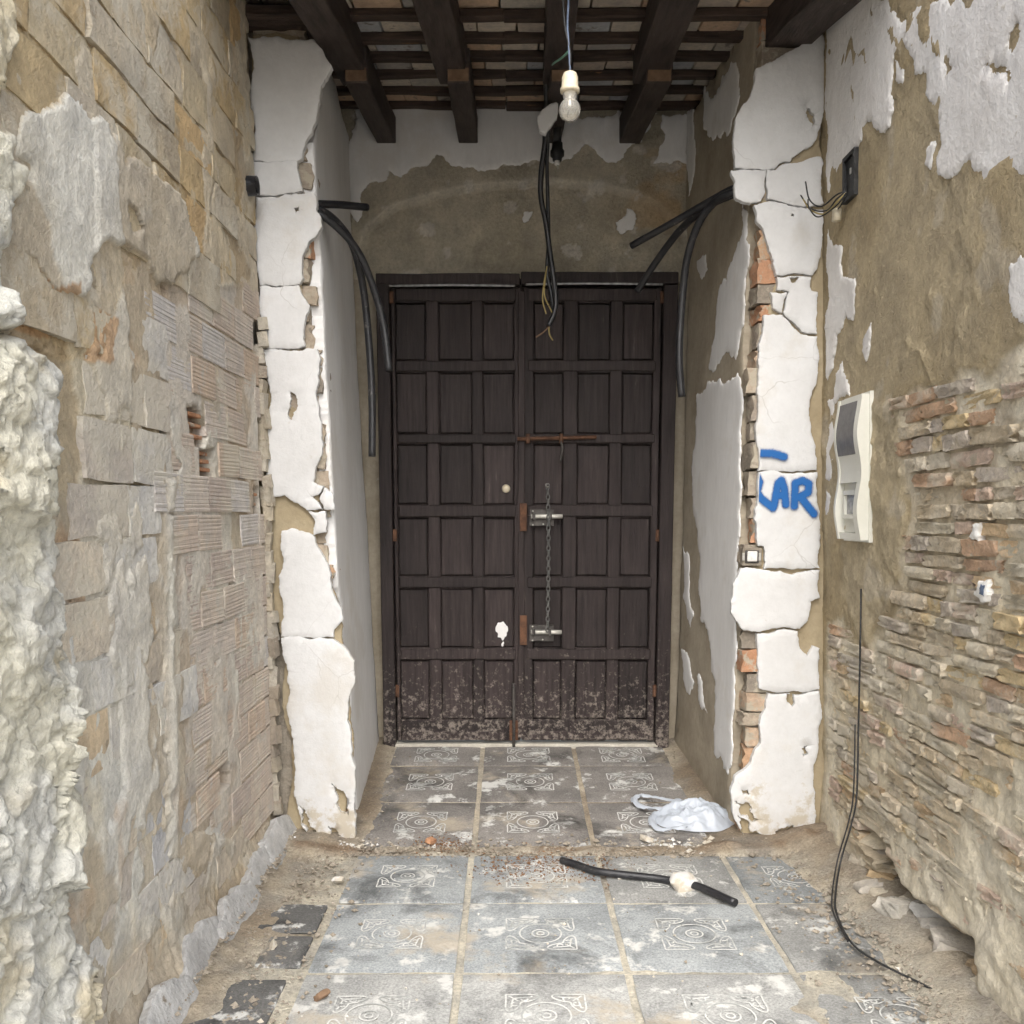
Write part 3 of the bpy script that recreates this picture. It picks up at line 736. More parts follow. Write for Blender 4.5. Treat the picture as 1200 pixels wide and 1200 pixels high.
for i in range(9):                                                  # remains of a plaster skirting standing along the foot
    y0 = 1.55 + i * .33; L = rng.uniform(.37, .42); x = -.905 + rng.uniform(-.012, .012); hh = rng.uniform(.11, .15)
    if y0 > 3.7: break
    pv = [(0, -.03), (L, -.03), (L - .01, hh * rng.uniform(.6, 1)), (L * .7, hh), (L * .4, hh * rng.uniform(.7, 1.1)), (.012, hh * rng.uniform(.5, .95))]
    fr = Frame((x, y0, 0), (rng.uniform(-.03, .03), 1, 0), (-.45, 0, 1))
    slab('skirting_slab', fr, None, 'skirt', left_wall, n=0, th=.03, grid=.03, amp=.006, seed=300 + i, uvpoly=pv, jamp=.12)
for i in range(34):                                                 # small edging stones where the wall ends against the pier
    z = .16 + i * .062
    if z > 2.15: break
    place('edge_stone', STN[i % 8], 'stone', left_wall, (-.99 + rng.uniform(-.014, .008), 3.865 + rng.uniform(-.01, .01), z), (.04, .05, rng.uniform(.045, .085)), (rng.uniform(-.2, .2), rng.uniform(-.2, .2), rng.uniform(-.3, .3)), rng.choice([(.42, .37, .29), (.36, .31, .25), (.48, .44, .37)]))
p = LW.px(289, 218)
V, F = lathe_vf([(.0, .012), (.026, .012), (.028, .03), (.036, .032), (.037, -.06)], (p[0] + .01, p[1], p[2]), 'X', 18)
tag(link('pipe_stub', mesh('pipe_stub', V, F, True), 'black'), 'black plastic pipe end sticking out of the stone wall beside the pier', 'pipe')

# ================================================================== RIGHT WALL (lime plaster, brown render, exposed brick)
right_wall = thing('brick_wall', 'tall brick wall with brown render and flaking white plaster above', 'wall', (1.4, 2.5, 0))
Z_BRK = [(1050, 470), (1072, 449), (1108, 446), (1122, 428), (1140, 430), (1160, 440), (1178, 418), (1200, 400), (1260, 340), (4000, 200), (4000, 4000), (1150, 2000), (963, 965), (963, 735), (985, 718), (1000, 745), (1012, 758), (1046, 720), (1058, 690), (1052, 640), (1066, 600), (1050, 540)]
Z_UNDER = [(1003, 955), (1040, 985), (1058, 1035), (1095, 1062), (1148, 1100), (1152, 1145), (1110, 1130), (1060, 1085), (1020, 1040)]
def right_fn(U, V, P):
    px, py = proj(P[:, 0], P[:, 1], P[:, 2])
    d1, d2 = 9 * fbm(U * 9, V * 9, 0, 5, 105), 9 * fbm(U * 9, V * 9, 7, 5, 106)
    big = fbm(U * 1.7, V * 1.7, 0, 5, 111); mid = fbm(U * 6, V * 6, 0, 5, 112); fine = fbm(U * 26, V * 26, 0, 3, 113)
    brk = sstep(0, 9, polydist(px + d1, py + d2, Z_BRK))
    trow = ridged(U * 5 + V * 4 + .4 * mid, V * 2.2 - U * 2, 2, 3, 120)
    flat = .004 * big + .0022 * mid + .006 * sstep(.80, .94, trow) + .0008 * fine + .005 * sstep(.10, .13, fbm(U * 2.4, V * 2.4, 3, 6, 131))
    rough = -.004 + .011 * mid + .009 * big + .006 * fine
    lowr = sstep(880, 1080, py + .9 * (px - 1080)) * brk
    rough = rough + lowr * (.010 + .012 * fbm(U * 14, V * 14, 5, 4, 118))
    n = flat * (1 - brk) + rough * brk
    strip = sstep(0, 8, polydist(px + d1, py + d2, [(1005, 470), (1060, 470), (1066, 600), (1056, 690), (1020, 760), (1005, 760), (985, 700), (985, 640)]))
    n = n + strip * (.008 + .012 * mid + .004 * fine)
    und = sstep(-2, 12, polydist(px + d1, py + d2, Z_UNDER)); n = n - .11 * und
    n = n + sstep(.35, .0, V) * .02 * (1 - und)
    ren = np.array([.365, .295, .185]); ren2 = np.array([.425, .355, .24]); mor = np.array([.63, .56, .43]); pale = np.array([.73, .67, .545]); dk = np.array([.42, .35, .26])
    t = sstep(-.3, .4, fbm(U * 2, V * 2, 1, 6, 122)); t2 = sstep(-.2, .4, fbm(U * 6, V * 4, 5, 6, 123))
    col = lerp(lerp(ren, ren2, t), lerp(mor, pale, t2), brk)
    col = lerp(col, np.array([.48, .41, .29]), strip * .6)
    col = lerp(col, dk, brk * sstep(.15, .5, fbm(U * 4, V * 4, 9, 5, 125)) * .5)
    col = lerp(col, np.array([.65, .59, .475]), lowr * .6)
    col = lerp(col, np.array([.50, .46, .40]), (1 - brk) * sstep(.36, .5, fbm(U * 7, V * 7, 4, 5, 126)) * .35)
    return n, col
hfield('render_coat', RW, -3.98, -1.75, -.06, 3.45, .0105, right_fn, 'wall', right_wall)
link('wall_mass', box_vf(1.49, 1.8, 1.73, 5.5, -.06, 3.45), 'mortar', right_wall)
link('wall_top', box_vf(1.21, 1.8, 1.73, 3.9, 3.455, 3.52, .01), 'mortar', right_wall)  # wall kept low and short out of view so more daylight enters
BRK = [rough_mesh(200 + s, 3, .05, .15, 2.4) for s in range(12)]
rr_ = RW.rot(); rng = random.Random(9)
BC = [(.62, .52, .37), (.65, .56, .42), (.60, .51, .37), (.62, .47, .30), (.58, .40, .27), (.68, .61, .48), (.57, .50, .39), (.66, .59, .45), (.66, .53, .32), (.52, .46, .39), (.65, .51, .41)]
def bricks(poly, v0, v1, parent, u_lo, u_hi, limit=300):
    made = []; v = v0; row = 0
    while v < v1:
        h = rng.uniform(.042, .056); u = u_lo + rng.uniform(0, .12)
        while u < u_hi:
            L = min(rng.choice([.09, .12, .13, .15, .22, .25]) * rng.uniform(.85, 1.1), u_hi - u + .03)
            p = RW.P(u + L / 2, v + h / 2); px, py = [float(a) for a in proj(*p)]
            if L > .05 and polydist(np.array([px]), np.array([py]), poly)[0] > 5 and polydist(np.array([px]), np.array([py]), Z_UNDER)[0] < 4:
                lowr = py + .9 * (px - 1080) > 1010
                if rng.random() < (.62 if lowr else .95): made.append((u + L / 2, v + h / 2, L, h, px, py))
            u += L
        v += h; row += 1
    made.sort(key=lambda b: -b[4] if b[4] <= 1230 else b[4])
    for (u, v, L, h, px, py) in made[:limit]:
        place('brick', rng.choice(BRK), 'brick', parent, tuple(RW.P(u, v, -.046 + rng.choice([-.008, -.004, -.001, .002, .005, .009]))), (L - .009, h - .011, .105),
              (rr_.x + rng.uniform(-.05, .05), rr_.y + rng.uniform(-.04, .04), rr_.z + rng.uniform(-.05, .05)), (lambda f, c: tuple(f * a for a in c))(rng.uniform(.88, 1.12), rng.choice(BC)))
    return len(made)
nb = bricks(Z_BRK, .0, 2.2, right_wall, -3.86, -2.0); print('bricks right', nb)
WHITE_R = [
 [(985, -60), (1330, -60), (1330, 150), (1240, 205), (1200, 208), (1188, 200), (1178, 198), (1170, 211), (1158, 223), (1150, 218), (1148, 200), (1140, 203), (1132, 188), (1122, 200), (1110, 210), (1098, 205), (1096, 190), (1102, 170), (1098, 140), (1100, 120), (1090, 122), (1082, 110), (1083, 86), (1070, 88), (1062, 60), (1055, 50), (1047, 65), (1045, 80), (1045, 130), (1040, 150), (1030, 155), (1020, 140), (1010, 150), (1008, 165), (1000, 176), (985, 190), (980, 202), (975, 195), (970, 226), (968, 200), (967, 100), (968, 30)],
 [(1048, 70), (1058, 82), (1056, 99), (1048, 95)], [(1085, 172), (1095, 165), (1092, 182), (1088, 199), (1082, 194)],
 [(968, 268), (975, 290), (985, 290), (985, 325), (1000, 326), (1002, 345), (998, 376), (991, 368), (985, 385), (979, 392), (975, 430), (968, 446), (967, 400), (966, 370), (971, 350), (968, 320)],
 [(979, 436), (985, 423), (992, 445), (994, 464), (977, 472), (974, 560), (967, 562), (968, 530), (972, 480), (968, 470), (977, 464)],
 [(1181, 312), (1195, 297), (1215, 300), (1215, 385), (1200, 382), (1190, 375), (1180, 345)],
 [(1012, 392), (1019, 378), (1018, 405), (1013, 424), (1009, 412)], [(968, 575), (973, 582), (971, 600), (967, 604)]]
for i, w in enumerate(WHITE_R):
    slab('plaster_flake', RW, w, 'limewash', right_wall, n=.007, th=.03, grid=.03 if i == 0 else .015, amp=.006 if i == 0 else .003, freq=6, seed=400 + i, jamp=.16,
         holes=[[(1106, 66), (1111, 70), (1112, 82), (1107, 88)], [(1152, 76), (1160, 72), (1176, 78), (1184, 90), (1180, 100), (1172, 86), (1160, 80)], [(1186, 32), (1193, 28), (1192, 48), (1184, 60), (1180, 50)]] if i == 0 else ())
# bits of tile and paint left among the bricks
for (px, py, s, c) in ((1148, 690, .035, 'white'), (1141, 622, .028, 'white')):
    u, v = RW.uv(px, py, .02)
    slab('tile_shard', RW, None, c, right_wall, n=.022, th=.03, grid=.02, amp=.001, seed=px, uvpoly=[(u - s, v - s * .6), (u + s * .6, v - s), (u + s, v + s * .8), (u - s * .3, v + s * .6)], jamp=.2)
u, v = RW.uv(1149, 691, .03); 
slab('paint_spot', RW, None, 'wireb', right_wall, n=.0265, th=.003, grid=.01, amp=.0005, seed=5, uvpoly=[(u - .016, v - .014), (u + .006, v - .018), (u + .012, v + .012), (u - .01, v + .014)], jamp=.2)

# ================================================================== BACK WALL over the door
back_wall = thing('rendered_wall', 'brown rendered wall with shallow blind arch above the dark double door', 'wall', (.1, 5.35, 0))
ARCH = [(423, 345), (424, 290), (432, 268), (460, 245), (510, 228), (570, 218), (640, 213), (710, 219), (760, 235), (795, 262), (806, 285), (806, 345)]
def back_fn(U, V, P):
    px, py = proj(P[:, 0], P[:, 1], P[:, 2])
    big = fbm(U * 2.5, V * 2.5, 0, 5, 211); mid = fbm(U * 9, V * 9, 0, 5, 212)
    d = polydist(px + 1.5 * mid, py + 1.5 * mid, ARCH)
    rec = sstep(-4, 2, d)
    n = .004 * big + .002 * mid - .040 * rec
    a = np.array([.40, .36, .285]); b = np.array([.49, .445, .36]); c = np.array([.48, .35, .21])
    col = lerp(a, b, sstep(-.3, .4, fbm(U * 3, V * 3, 2, 6, 215)))
    col = lerp(col, np.array([.60, .56, .48]), np.exp(-((d + 3) / 4.0) ** 2) * .85)  # pale line painted in where the arch edge catches light
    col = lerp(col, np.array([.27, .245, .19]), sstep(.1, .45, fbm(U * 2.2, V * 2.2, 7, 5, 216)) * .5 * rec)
    col = lerp(col, c, sstep(.1, .4, fbm(U * 4, V * 4, 9, 5, 217)) * sstep(690, 790, px) * .8)
    col = lerp(col, np.array([.62, .59, .54]), sstep(.40, .48, fbm(U * 9, V * 9, 3, 5, 218)) * .8)
    return n, col
ZT = 2.63
hfield('render_face', BW, -.95, 1.10, ZT, 3.62, .0095, back_fn, 'wall', back_wall)
link('wall_mass', box_vf(-.95, 1.10, 5.245, 5.55, ZT + .01, 3.7), 'mortar', back_wall)
slab('plaster_remnant', BW, [(415, 128), (770, 132), (763, 148), (752, 166), (737, 172), (731, 184), (713, 190), (698, 176), (686, 168), (673, 180), (660, 187), (645, 190), (632, 188), (610, 194), (590, 192), (575, 198), (560, 200), (548, 195), (527, 192), (520, 183), (512, 180), (500, 194), (485, 195), (470, 207), (462, 205), (455, 199), (453, 210), (440, 212), (430, 217), (424, 250), (418, 260)], 'greyplaster', back_wall, n=.012, th=.012, grid=.03, amp=.003, seed=501, jamp=.18)
slab('plaster_remnant', BW, [(776, 134), (812, 134), (808, 192), (797, 188), (785, 192), (766, 191), (772, 178)], 'greyplaster', back_wall, n=.012, th=.012, grid=.03, amp=.003, seed=502, jamp=.18)
slab('plaster_remnant', BW, [(722, 260), (735, 244), (745, 252), (742, 268), (728, 274)], 'greyplaster', back_wall, n=-.022, th=.012, grid=.02, amp=.002, seed=503, jamp=.2)
slab('plaster_remnant', BW, [(614, 248), (624, 247), (620, 258), (613, 260)], 'greyplaster', back_wall, n=-.022, th=.012, grid=.02, amp=.002, seed=504, jamp=.2)
for x0, x1 in ((-.95, -.70), (.885, 1.10)):
    link('wall_flank', box_vf(x0, x1, 5.225, 5.55, -.02, ZT + .005), 'backrender', back_wall)

# ================================================================== PIERS on both sides of the recess
def rings_core(parent, xa, xb, y0, y1, z1, lean, sgn, mat_='mortar'):
    """masonry behind the plaster: xa is the recess side at y0 (foot), xb at y1"""
    V = []
    for z in (-.05, z1):
        V += [(xa + lean * z, y0, z), (xb + lean * z, y1, z), (sgn * 1.5, y1, z), (sgn * 1.5, y0, z)]
    return link('masonry_core', mesh('core', V, [(0, 1, 2, 3), (4, 7, 6, 5), (0, 4, 5, 1), (1, 5, 6, 2), (2, 6, 7, 3), (3, 7, 4, 0)]), mat_, parent)
pier_l = thing('plastered_pier', 'white plastered pier against the stone wall, corner broken down to orange brick', 'pier', (-.85, 4.4, 0), 'broken white piers')
pier_r = thing('plastered_pier', 'white plastered pier with blue spray paint beside the electricity meter', 'pier', (1.2, 4.4, 0), 'broken white piers')
rings_core(pier_l, -.735, -.785, 3.93, 5.5, 3.5, -.032, -1)
rings_core(pier_r, 1.02, .975, 3.93, 5.5, 3.5, 0, 1)
CORE_B = [rough_mesh(260 + s, 3, .05, .13, 2.6) for s in range(8)]
rng = random.Random(21)
z = .03
while z < 3.3:                                                      # bricks of the broken corners
    h = rng.uniform(.06, .115)
    for side in (-1, 1):
        x_rev = (-.705 - .032 * z) if side < 0 else .978
        cut = rng.uniform(-.01, .035); L = rng.uniform(.12, .2)
        x = x_rev + side * (cut + L / 2)
        c = rng.choice([(.50, .28, .17), (.44, .24, .14), (.48, .36, .26), (.38, .32, .25), (.33, .28, .22), (.34, .29, .235), (.42, .35, .27), (.46, .30, .19), (.28, .245, .20), (.36, .31, .25)])
        place('brick', rng.choice(CORE_B), 'corebrick', pier_l if side < 0 else pier_r, (x, 3.975 + rng.uniform(-.006, .01), z + h / 2), (L, .13, h - .008), (rng.uniform(-.04, .04), rng.uniform(-.05, .05), rng.uniform(-.1, .1)), c)
    z += h
slab('scratch_coat', PF, [(296, 40), (350, 42), (345, 190), (352, 330), (352, 410), (368, 560), (372, 640), (398, 720), (404, 780), (404, 985), (340, 985), (330, 750), (308, 400)], 'render', pier_l, n=-.014, th=.022, grid=.04, amp=.002, seed=520, jamp=.08)
slab('scratch_coat', PF, [(900, 75), (966, 40), (967, 985), (870, 985), (866, 920), (897, 870), (895, 760), (868, 715), (874, 670), (893, 640), (893, 400), (912, 325), (892, 250), (870, 225), (870, 140)], 'render', pier_r, n=-.014, th=.022, grid=.04, amp=.002, seed=521, jamp=.08)
PL = [
 [(290, 43), (366, 45), (389, 78), (376, 101), (374, 119), (370, 140), (358, 165), (354, 184), (352, 186.5), (296, 187.5)],
 [(296, 188.5), (330, 189), (347, 187), (350, 205), (354, 223), (335, 226), (320, 229), (300, 227)],
 [(300, 230), (325, 231), (345, 226), (366, 224), (369, 227), (370, 246), (376, 255), (377, 265), (361, 284), (354, 300), (355, 325), (351, 332), (325, 335), (304, 334)],
 [(304, 335.6), (325, 336.5), (350, 334), (357, 350), (363, 358), (358, 370), (357, 405), (330, 408), (308, 407)],
 [(308, 409), (330, 409.5), (371, 408), (375, 420), (372, 440), (370, 458), (373, 475), (375, 492), (378, 520), (371, 545), (367, 565), (379, 570), (372, 580), (365, 582), (377, 597), (359, 598), (349, 590), (333, 580), (317, 583)],
 [(380, 571), (390, 579), (392, 597), (380, 597), (374, 585)],
 [(361, 599), (381, 599), (383, 612), (382, 624), (367, 627), (369, 611)],
 [(330, 622), (341, 619), (359, 624), (368, 629), (372, 642), (385, 665), (388, 690), (400, 714), (402, 726), (391, 738), (391, 747), (360, 747), (329, 746), (330, 700), (326, 676), (332, 655)],
 [(329, 748), (360, 749), (388, 749), (398, 755), (415, 775), (416, 796), (408, 820), (411, 870), (415, 930), (416, 984), (396, 988), (370, 984), (352, 966), (344, 930), (335, 830)]]
HOLES_L = {4: [[(340, 459), (347, 465), (348, 477), (342, 492), (338, 489), (339, 473)]], 8: [[(350, 945), (360, 956), (374, 976), (362, 981), (351, 966)], [(384, 968), (394, 972), (402, 982), (388, 984)], [(387, 917), (396, 925), (410, 941), (408, 956), (394, 941)]], 2: [[(344, 243), (350, 241), (351, 246), (346, 249)]]}
for i, w in enumerate(PL):
    slab('plaster_slab', PF, w, 'plaster', pier_l, n=.010 + .002 * (i % 3), th=.032, grid=.035, amp=.0025, seed=540 + i, jamp=.09, holes=HOLES_L.get(i, ()), tilt=(rng.uniform(-.008, .008), rng.uniform(-.006, .006)))
PR = [
 [(886, 80), (905, 72), (935, 55), (964, 36), (966, 60), (966, 130), (961, 150), (958, 160), (952, 170), (938, 178), (928, 185), (927, 188.5), (915, 190), (908, 197), (880, 197), (862, 196), (860, 175), (861, 150), (865, 132), (880, 112), (885, 95)],
 [(857, 199), (880, 199), (898, 199.5), (896, 212), (897, 225), (892, 235), (880, 238), (862, 231), (862, 212)],
 [(899, 199), (909, 199), (917, 192), (930, 190.5), (962, 183), (966, 190), (966, 238), (950, 242), (930, 240), (900, 233), (898, 215)],
 [(884, 240), (899, 236), (935, 242.5), (965, 245), (966, 260), (962, 300), (958, 315), (953, 322), (910, 322), (905, 300), (897, 275), (887, 258)],
 [(911, 324), (951, 324), (951, 340), (959, 342), (958, 391), (940, 388), (922, 371), (918.5, 366), (921, 353), (925, 341), (911, 339)],
 [(903, 342), (923, 342), (919, 353), (917, 366), (906, 360)],
 [(895, 369), (917, 369), (938, 391), (958, 394), (959, 436), (958, 551), (930, 553), (889, 552), (889, 480), (889, 440), (890, 402)],
 [(889, 554), (930, 555), (958, 553), (961, 600), (961, 666), (896, 667), (895, 640), (889, 640)],
 [(869, 666), (900, 668.5), (961, 668), (961, 701), (950, 705), (945, 730), (938, 737), (920, 735), (890, 741), (872, 739), (858, 720), (857, 705), (862, 680)],
 [(887, 743), (920, 737), (935, 740), (938, 760), (947, 769), (953, 757), (961, 760), (961, 808), (920, 811), (890, 807), (888, 780)],
 [(900, 812), (920, 813), (961, 810), (963, 984), (950, 990), (935, 993), (900, 993), (877, 990), (864, 965), (857, 925), (862, 910), (880, 895), (885, 880), (892, 870), (890, 850), (898, 830)]]
HOLES_R = {0: [[(944, 122), (950, 128), (955, 140), (952, 150), (948, 140)]], 3: [[(928, 250), (931, 251), (930, 254), (927, 253)]], 10: [[(864, 956), (880, 975), (905, 986), (884, 989), (868, 976)], [(908, 976), (930, 967), (941, 985), (918, 990)], [(862, 938), (880, 950), (893, 962), (884, 964), (868, 954)], [(868, 925), (877, 926), (879, 932), (870, 933)], [(940, 878), (946, 874), (948, 884), (942, 888)], [(922, 813), (931, 814), (930, 828), (924, 824)]], 4: [[(926, 325), (937, 325), (933, 331), (927, 330)]]}
for i, w in enumerate(PR):
    slab('plaster_slab', PF, w, 'plaster', pier_r, n=.010 + .002 * (i % 3), th=.032, grid=.035, amp=.0025, seed=580 + i, jamp=.09, holes=HOLES_R.get(i, ()), tilt=(rng.uniform(-.008, .008), rng.uniform(-.006, .006)))
# spray paint on the right pier
u0, v0 = PF.uv(884, 612, .02); u1, v1 = PF.uv(966, 516, .02)
gu, gv = np.meshgrid(np.arange(u0, u1, .0022), np.arange(v0, v1, .0022)); nv, nu = gu.shape
strokes = [[(889, 531), (905, 531), (919, 535)], [(884, 553), (890, 565), (887, 577), (892, 584), (906, 595)], [(907, 593), (912, 566), (916, 563), (919, 572), (921, 591)], [(909, 581), (920, 580)], [(931, 593), (932, 566), (941, 563), (948, 567), (947, 577), (935, 583)], [(938, 582), (946, 592), (954, 602)]]
dist = np.full(gu.shape, 9.0)
for st in strokes:
    q = [np.array([*PF.uv(x, y, .02)]) for x, y in st]
    for a, b in zip(q[:-1], q[1:]):
        d = b - a; t = np.clip(((gu - a[0]) * d[0] + (gv - a[1]) * d[1]) / d.dot(d), 0, 1)
        dist = np.minimum(dist, np.hypot(gu - a[0] - t * d[0], gv - a[1] - t * d[1]))
dist = dist + .0015 * vn(gu * 300, gv * 300, 0, 5)
cover = sstep(.0235, .0085, dist) * np.where(gu < PF.uv(889, 560, .02)[0], 0, 1)
ul, _ = PF.uv(889, 560, .02)
Vg = PF.P(gu.ravel(), gv.ravel(), .0195); idx = np.arange(nu * nv).reshape(nv, nu)
Fg = np.stack([idx[:-1, :-1], idx[:-1, 1:], idx[1:, 1:], idx[1:, :-1]], -1).reshape(-1, 4); cc = cover.ravel()
Fg = Fg[(cc[Fg] > .01).any(1) & (gu.ravel()[Fg] > ul + .003).all(1)]
me = mesh('graffiti', Vg, Fg); at = me.attributes.new('cover', 'FLOAT', 'POINT'); at.data.foreach_set('value', cc.astype(float))
gr = link('spray_lettering', me, 'spray', pier_r); gr['label'] = 'blue sprayed letters RAR with a bar above'
# reveal faces inside the recess
edge = [(379, 101), (378, 119), (372, 150), (368, 167), (370, 200), (371, 224), (373, 272), (377, 300), (377, 335), (380, 370), (380, 410), (381, 460), (383, 520), (383, 568), (385, 610), (384, 649), (389, 679), (402, 721), (399, 760), (412, 800), (410, 850), (416, 905)]
up = [LR.uv(x, y) for x, y in edge]; up = [(max(a, -.012), b) for a, b in up]
slab('reveal_plaster', LR, None, 'greyplaster', pier_l, n=0, th=.05, grid=.05, amp=.004, freq=3, seed=620, uvpoly=[(1.262, 3.36), (.0, 3.36)] + up + [(up[-1][0] + .02, .0), (1.262, .06)], jamp=.07, seglen=.02)
slab('reveal_render', RR, None, 'backrender', pier_r, n=0, th=.045, grid=.05, amp=.004, freq=4, seed=621, uvpoly=[(-1.262, .05), (-.04, -.01), (-.05, 1.0), (-.07, 1.7), (-.05, 2.4), (-.03, 3.4), (-1.262, 3.4)], jamp=.06, seglen=.02)
for i, w in enumerate([
 [(825, 101), (846, 88), (864, 80), (866, 112), (862, 128), (858, 138), (854, 156), (842, 162), (830, 161), (824, 152)],
 [(869, 239), (882, 242), (882, 350), (870, 380), (861, 422), (839, 428), (830, 431), (836, 398), (840, 350), (851, 329), (860, 296), (869, 275)],
 [(815, 463), (843, 443), (863, 437), (872, 460), (872, 640), (866, 667), (860, 710), (874, 740), (884, 745), (889, 800), (886, 860), (868, 895), (852, 908), (836, 880), (838, 800), (832, 760), (820, 725), (818, 690), (820, 653), (812, 600), (810, 547), (815, 510)],
 [(805, 130), (812, 128), (814, 170), (810, 215), (806, 230), (804, 180)], [(816, 305), (826, 298), (828, 316), (820, 326)], [(799, 640), (806, 650), (812, 720), (808, 735), (800, 700)], [(798, 760), (806, 770), (812, 800), (808, 812), (800, 795)],
 [(816, 792), (822, 800), (828, 836), (822, 832)]]):
    uw = [RR.uv(x, y, .006) for x, y in w]; uw = [(min(a, -.045), b) for a, b in uw]
    slab('plaster_patch', RR, None, 'greyplaster', pier_r, uvpoly=uw, n=.006, th=.008, grid=.04, amp=.002, seed=640 + i, jamp=.2, seglen=.015)

# ================================================================== CEILING of beams, battens and bricks
ceiling = thing('eave_ceiling', 'old eave ceiling of dark timber beams, battens and bricks over the doorway', 'ceiling', (.1, 4.2, 3.6))
CR = math.atan(CSL); Y0C, Y1C = 3.12, 5.28
def slope_place(name, me, material, pos, size=(1, 1, 1), dr=(0, 0, 0), color=None):
    return place(name, me, material, ceiling, pos, size, (CR + dr[0], dr[1], dr[2]), color)
rng = random.Random(33)
def beam(xf0, xf1, xb0, xb1, i):
    Yc = 4.196
    Lr = 5.30 - Yc; ym = (5.30 + Yc) / 2; wb = xb1 - xb0
    zb = 3.32 + CSL * (ym - 5.22)
    ob = slope_place('beam', wood_box(-wb / 2, wb / 2, -Lr / 2, Lr / 2, 0, .13, .003, 50 + i), 'beam', ((xb0 + xb1) / 2, ym, zb))
    e = bpy.data.objects.new('beam_end', box_vf(-wb / 2 + .006, wb / 2 - .006, -Lr / 2 - .004, -Lr / 2 + .01, .004, .055, .002)); e.data.materials.append(M['endgrain']); COL.objects.link(e); e.parent = ob
    Lf = Yc + .2 - Y0C + .05; yf = (Yc + .2 + Y0C - .05) / 2; wf = xf1 - xf0
    zf = 3.238 + CSL * (yf - Yc)
    me = wood_box(-wf / 2, wf / 2, -Lf / 2, Lf / 2, 0, .16, .004, 70 + i)
    slope_place('beam', me, 'beam', ((xf0 + xf1) / 2 + (.0), yf, zf + .003), dr=(0, 0, math.atan2(((xf0 + xf1) - (xb0 + xb1)) / 2, 1.3) * .9))
for i, b in enumerate([(-.755, -.625, -.695, -.595), (-.33, -.20, -.265, -.165), (.135, .245, .172, .268), (.525, .665, .575, .685)]): beam(*b, i)
me = wood_box(-.085, .085, -.62, .62, 0, .17, .004, 90); slope_place('beam', me, 'beam', (1.105, 3.72, 3.238 + CSL * (3.72 - 4.196)), dr=(0, 0, .10))
yb = 5.10; rows = []
while yb > Y0C:
    rows.append(yb)
    zb = ceil_z(yb) ; 
    x0 = -1.12; 
    for (xa, xb) in ((-1.2, -.02), (-.02, 1.42)):
        me = wood_box(xa, xb, -.030, .030, 0, .032, .005, int(yb * 100) + int(xa * 10), cuts=12)
        slope_place('batten', me, 'batten', (0, yb + rng.uniform(-.008, .008), zb + .022 + rng.uniform(-.003, .003)))
    yb -= rng.uniform(.215, .245)
CB = [rough_mesh(280 + s, 2, .06, .05, 1.6) for s in range(6)]
CC = [(.46, .43, .37), (.54, .49, .41), (.42, .44, .46), (.57, .52, .43), (.47, .41, .34), (.38, .365, .34), (.55, .41, .29)]
edges_ = [5.30] + rows + [Y0C]
for a, b in zip(edges_[:-1], edges_[1:]):
    ym, d = (a + b) / 2, a - b; x = -1.18 + rng.uniform(0, .12)
    while x < 1.40:
        L = rng.uniform(.15, .21)
        slope_place('brick', rng.choice(CB), 'ceilbrick', (x + L / 2, ym, ceil_z(ym) + .070 + rng.uniform(-.003, .004)), (L - .006, d - .004, .035), (0, 0, rng.uniform(-.01, .01)), rng.choice(CC))
        x += L
me = box_vf(-1.30, 1.52, -(Y1C - Y0C) / 2 - .08, (Y1C - Y0C) / 2 + .25, 0, .06); slope_place('roof_deck', me, 'roof', (0, (Y0C + Y1C) / 2, ceil_z((Y0C + Y1C) / 2) + .098))  # unseen roof slab added over the bricks to block light from above
link('wall_plate', wood_box(-1.12, -.70, 3.80, 3.99, 3.262, 3.30, .004, 95), 'batten', ceiling)

# ================================================================== DOUBLE DOOR
door = thing('double_door', 'dark brown panelled wooden double door with bolts and chain', 'door', (.09, 5.2, .11))
XL, XR = -.70, .885
def bx(px, py=600): return float(BW.uv(px, py)[0])
def bz(py, px=600): return float(BW.uv(px, py)[1])
yF = 5.13                                                           # front of the rails and stiles
z0, z1 = .128, 2.575
def timber(name, x0, x1, ya, yb, za, zb, parent=door, m='door', amp=.0025, bev=.004, _c=[0]):
    _c[0] += 1
    return link(name, wood_box(x0, x1, ya, yb, za, zb, amp, 700 + _c[0], 6, bev), m, parent)
timber('frame_post', XL, -.632, 5.10, 5.17, .08, 2.584)
timber('frame_post', .812, XR, 5.10, 5.17, .08, 2.584)
for xa_, xb_ in ((XL, -.61), (.79, XR)): timber('light_gap_stop', xa_, xb_, 5.1955, 5.22, .08, 2.515)
timber('light_gap_stop', XL, XR, 5.172, 5.215, 2.52, 2.63)  # unseen board added to stop light leaking in above the leaves
timber('frame_header', XL, .055, 5.105, 5.22, 2.585, 2.640)
timber('frame_header', .06, XR, 5.095, 5.215, 2.587, 2.646)
rows_px = [(358, 424), (439, 509), (522, 591), (607, 674), (689, 757), (772, 840)]
rz = [(bz(b), bz(a)) for a, b in rows_px]
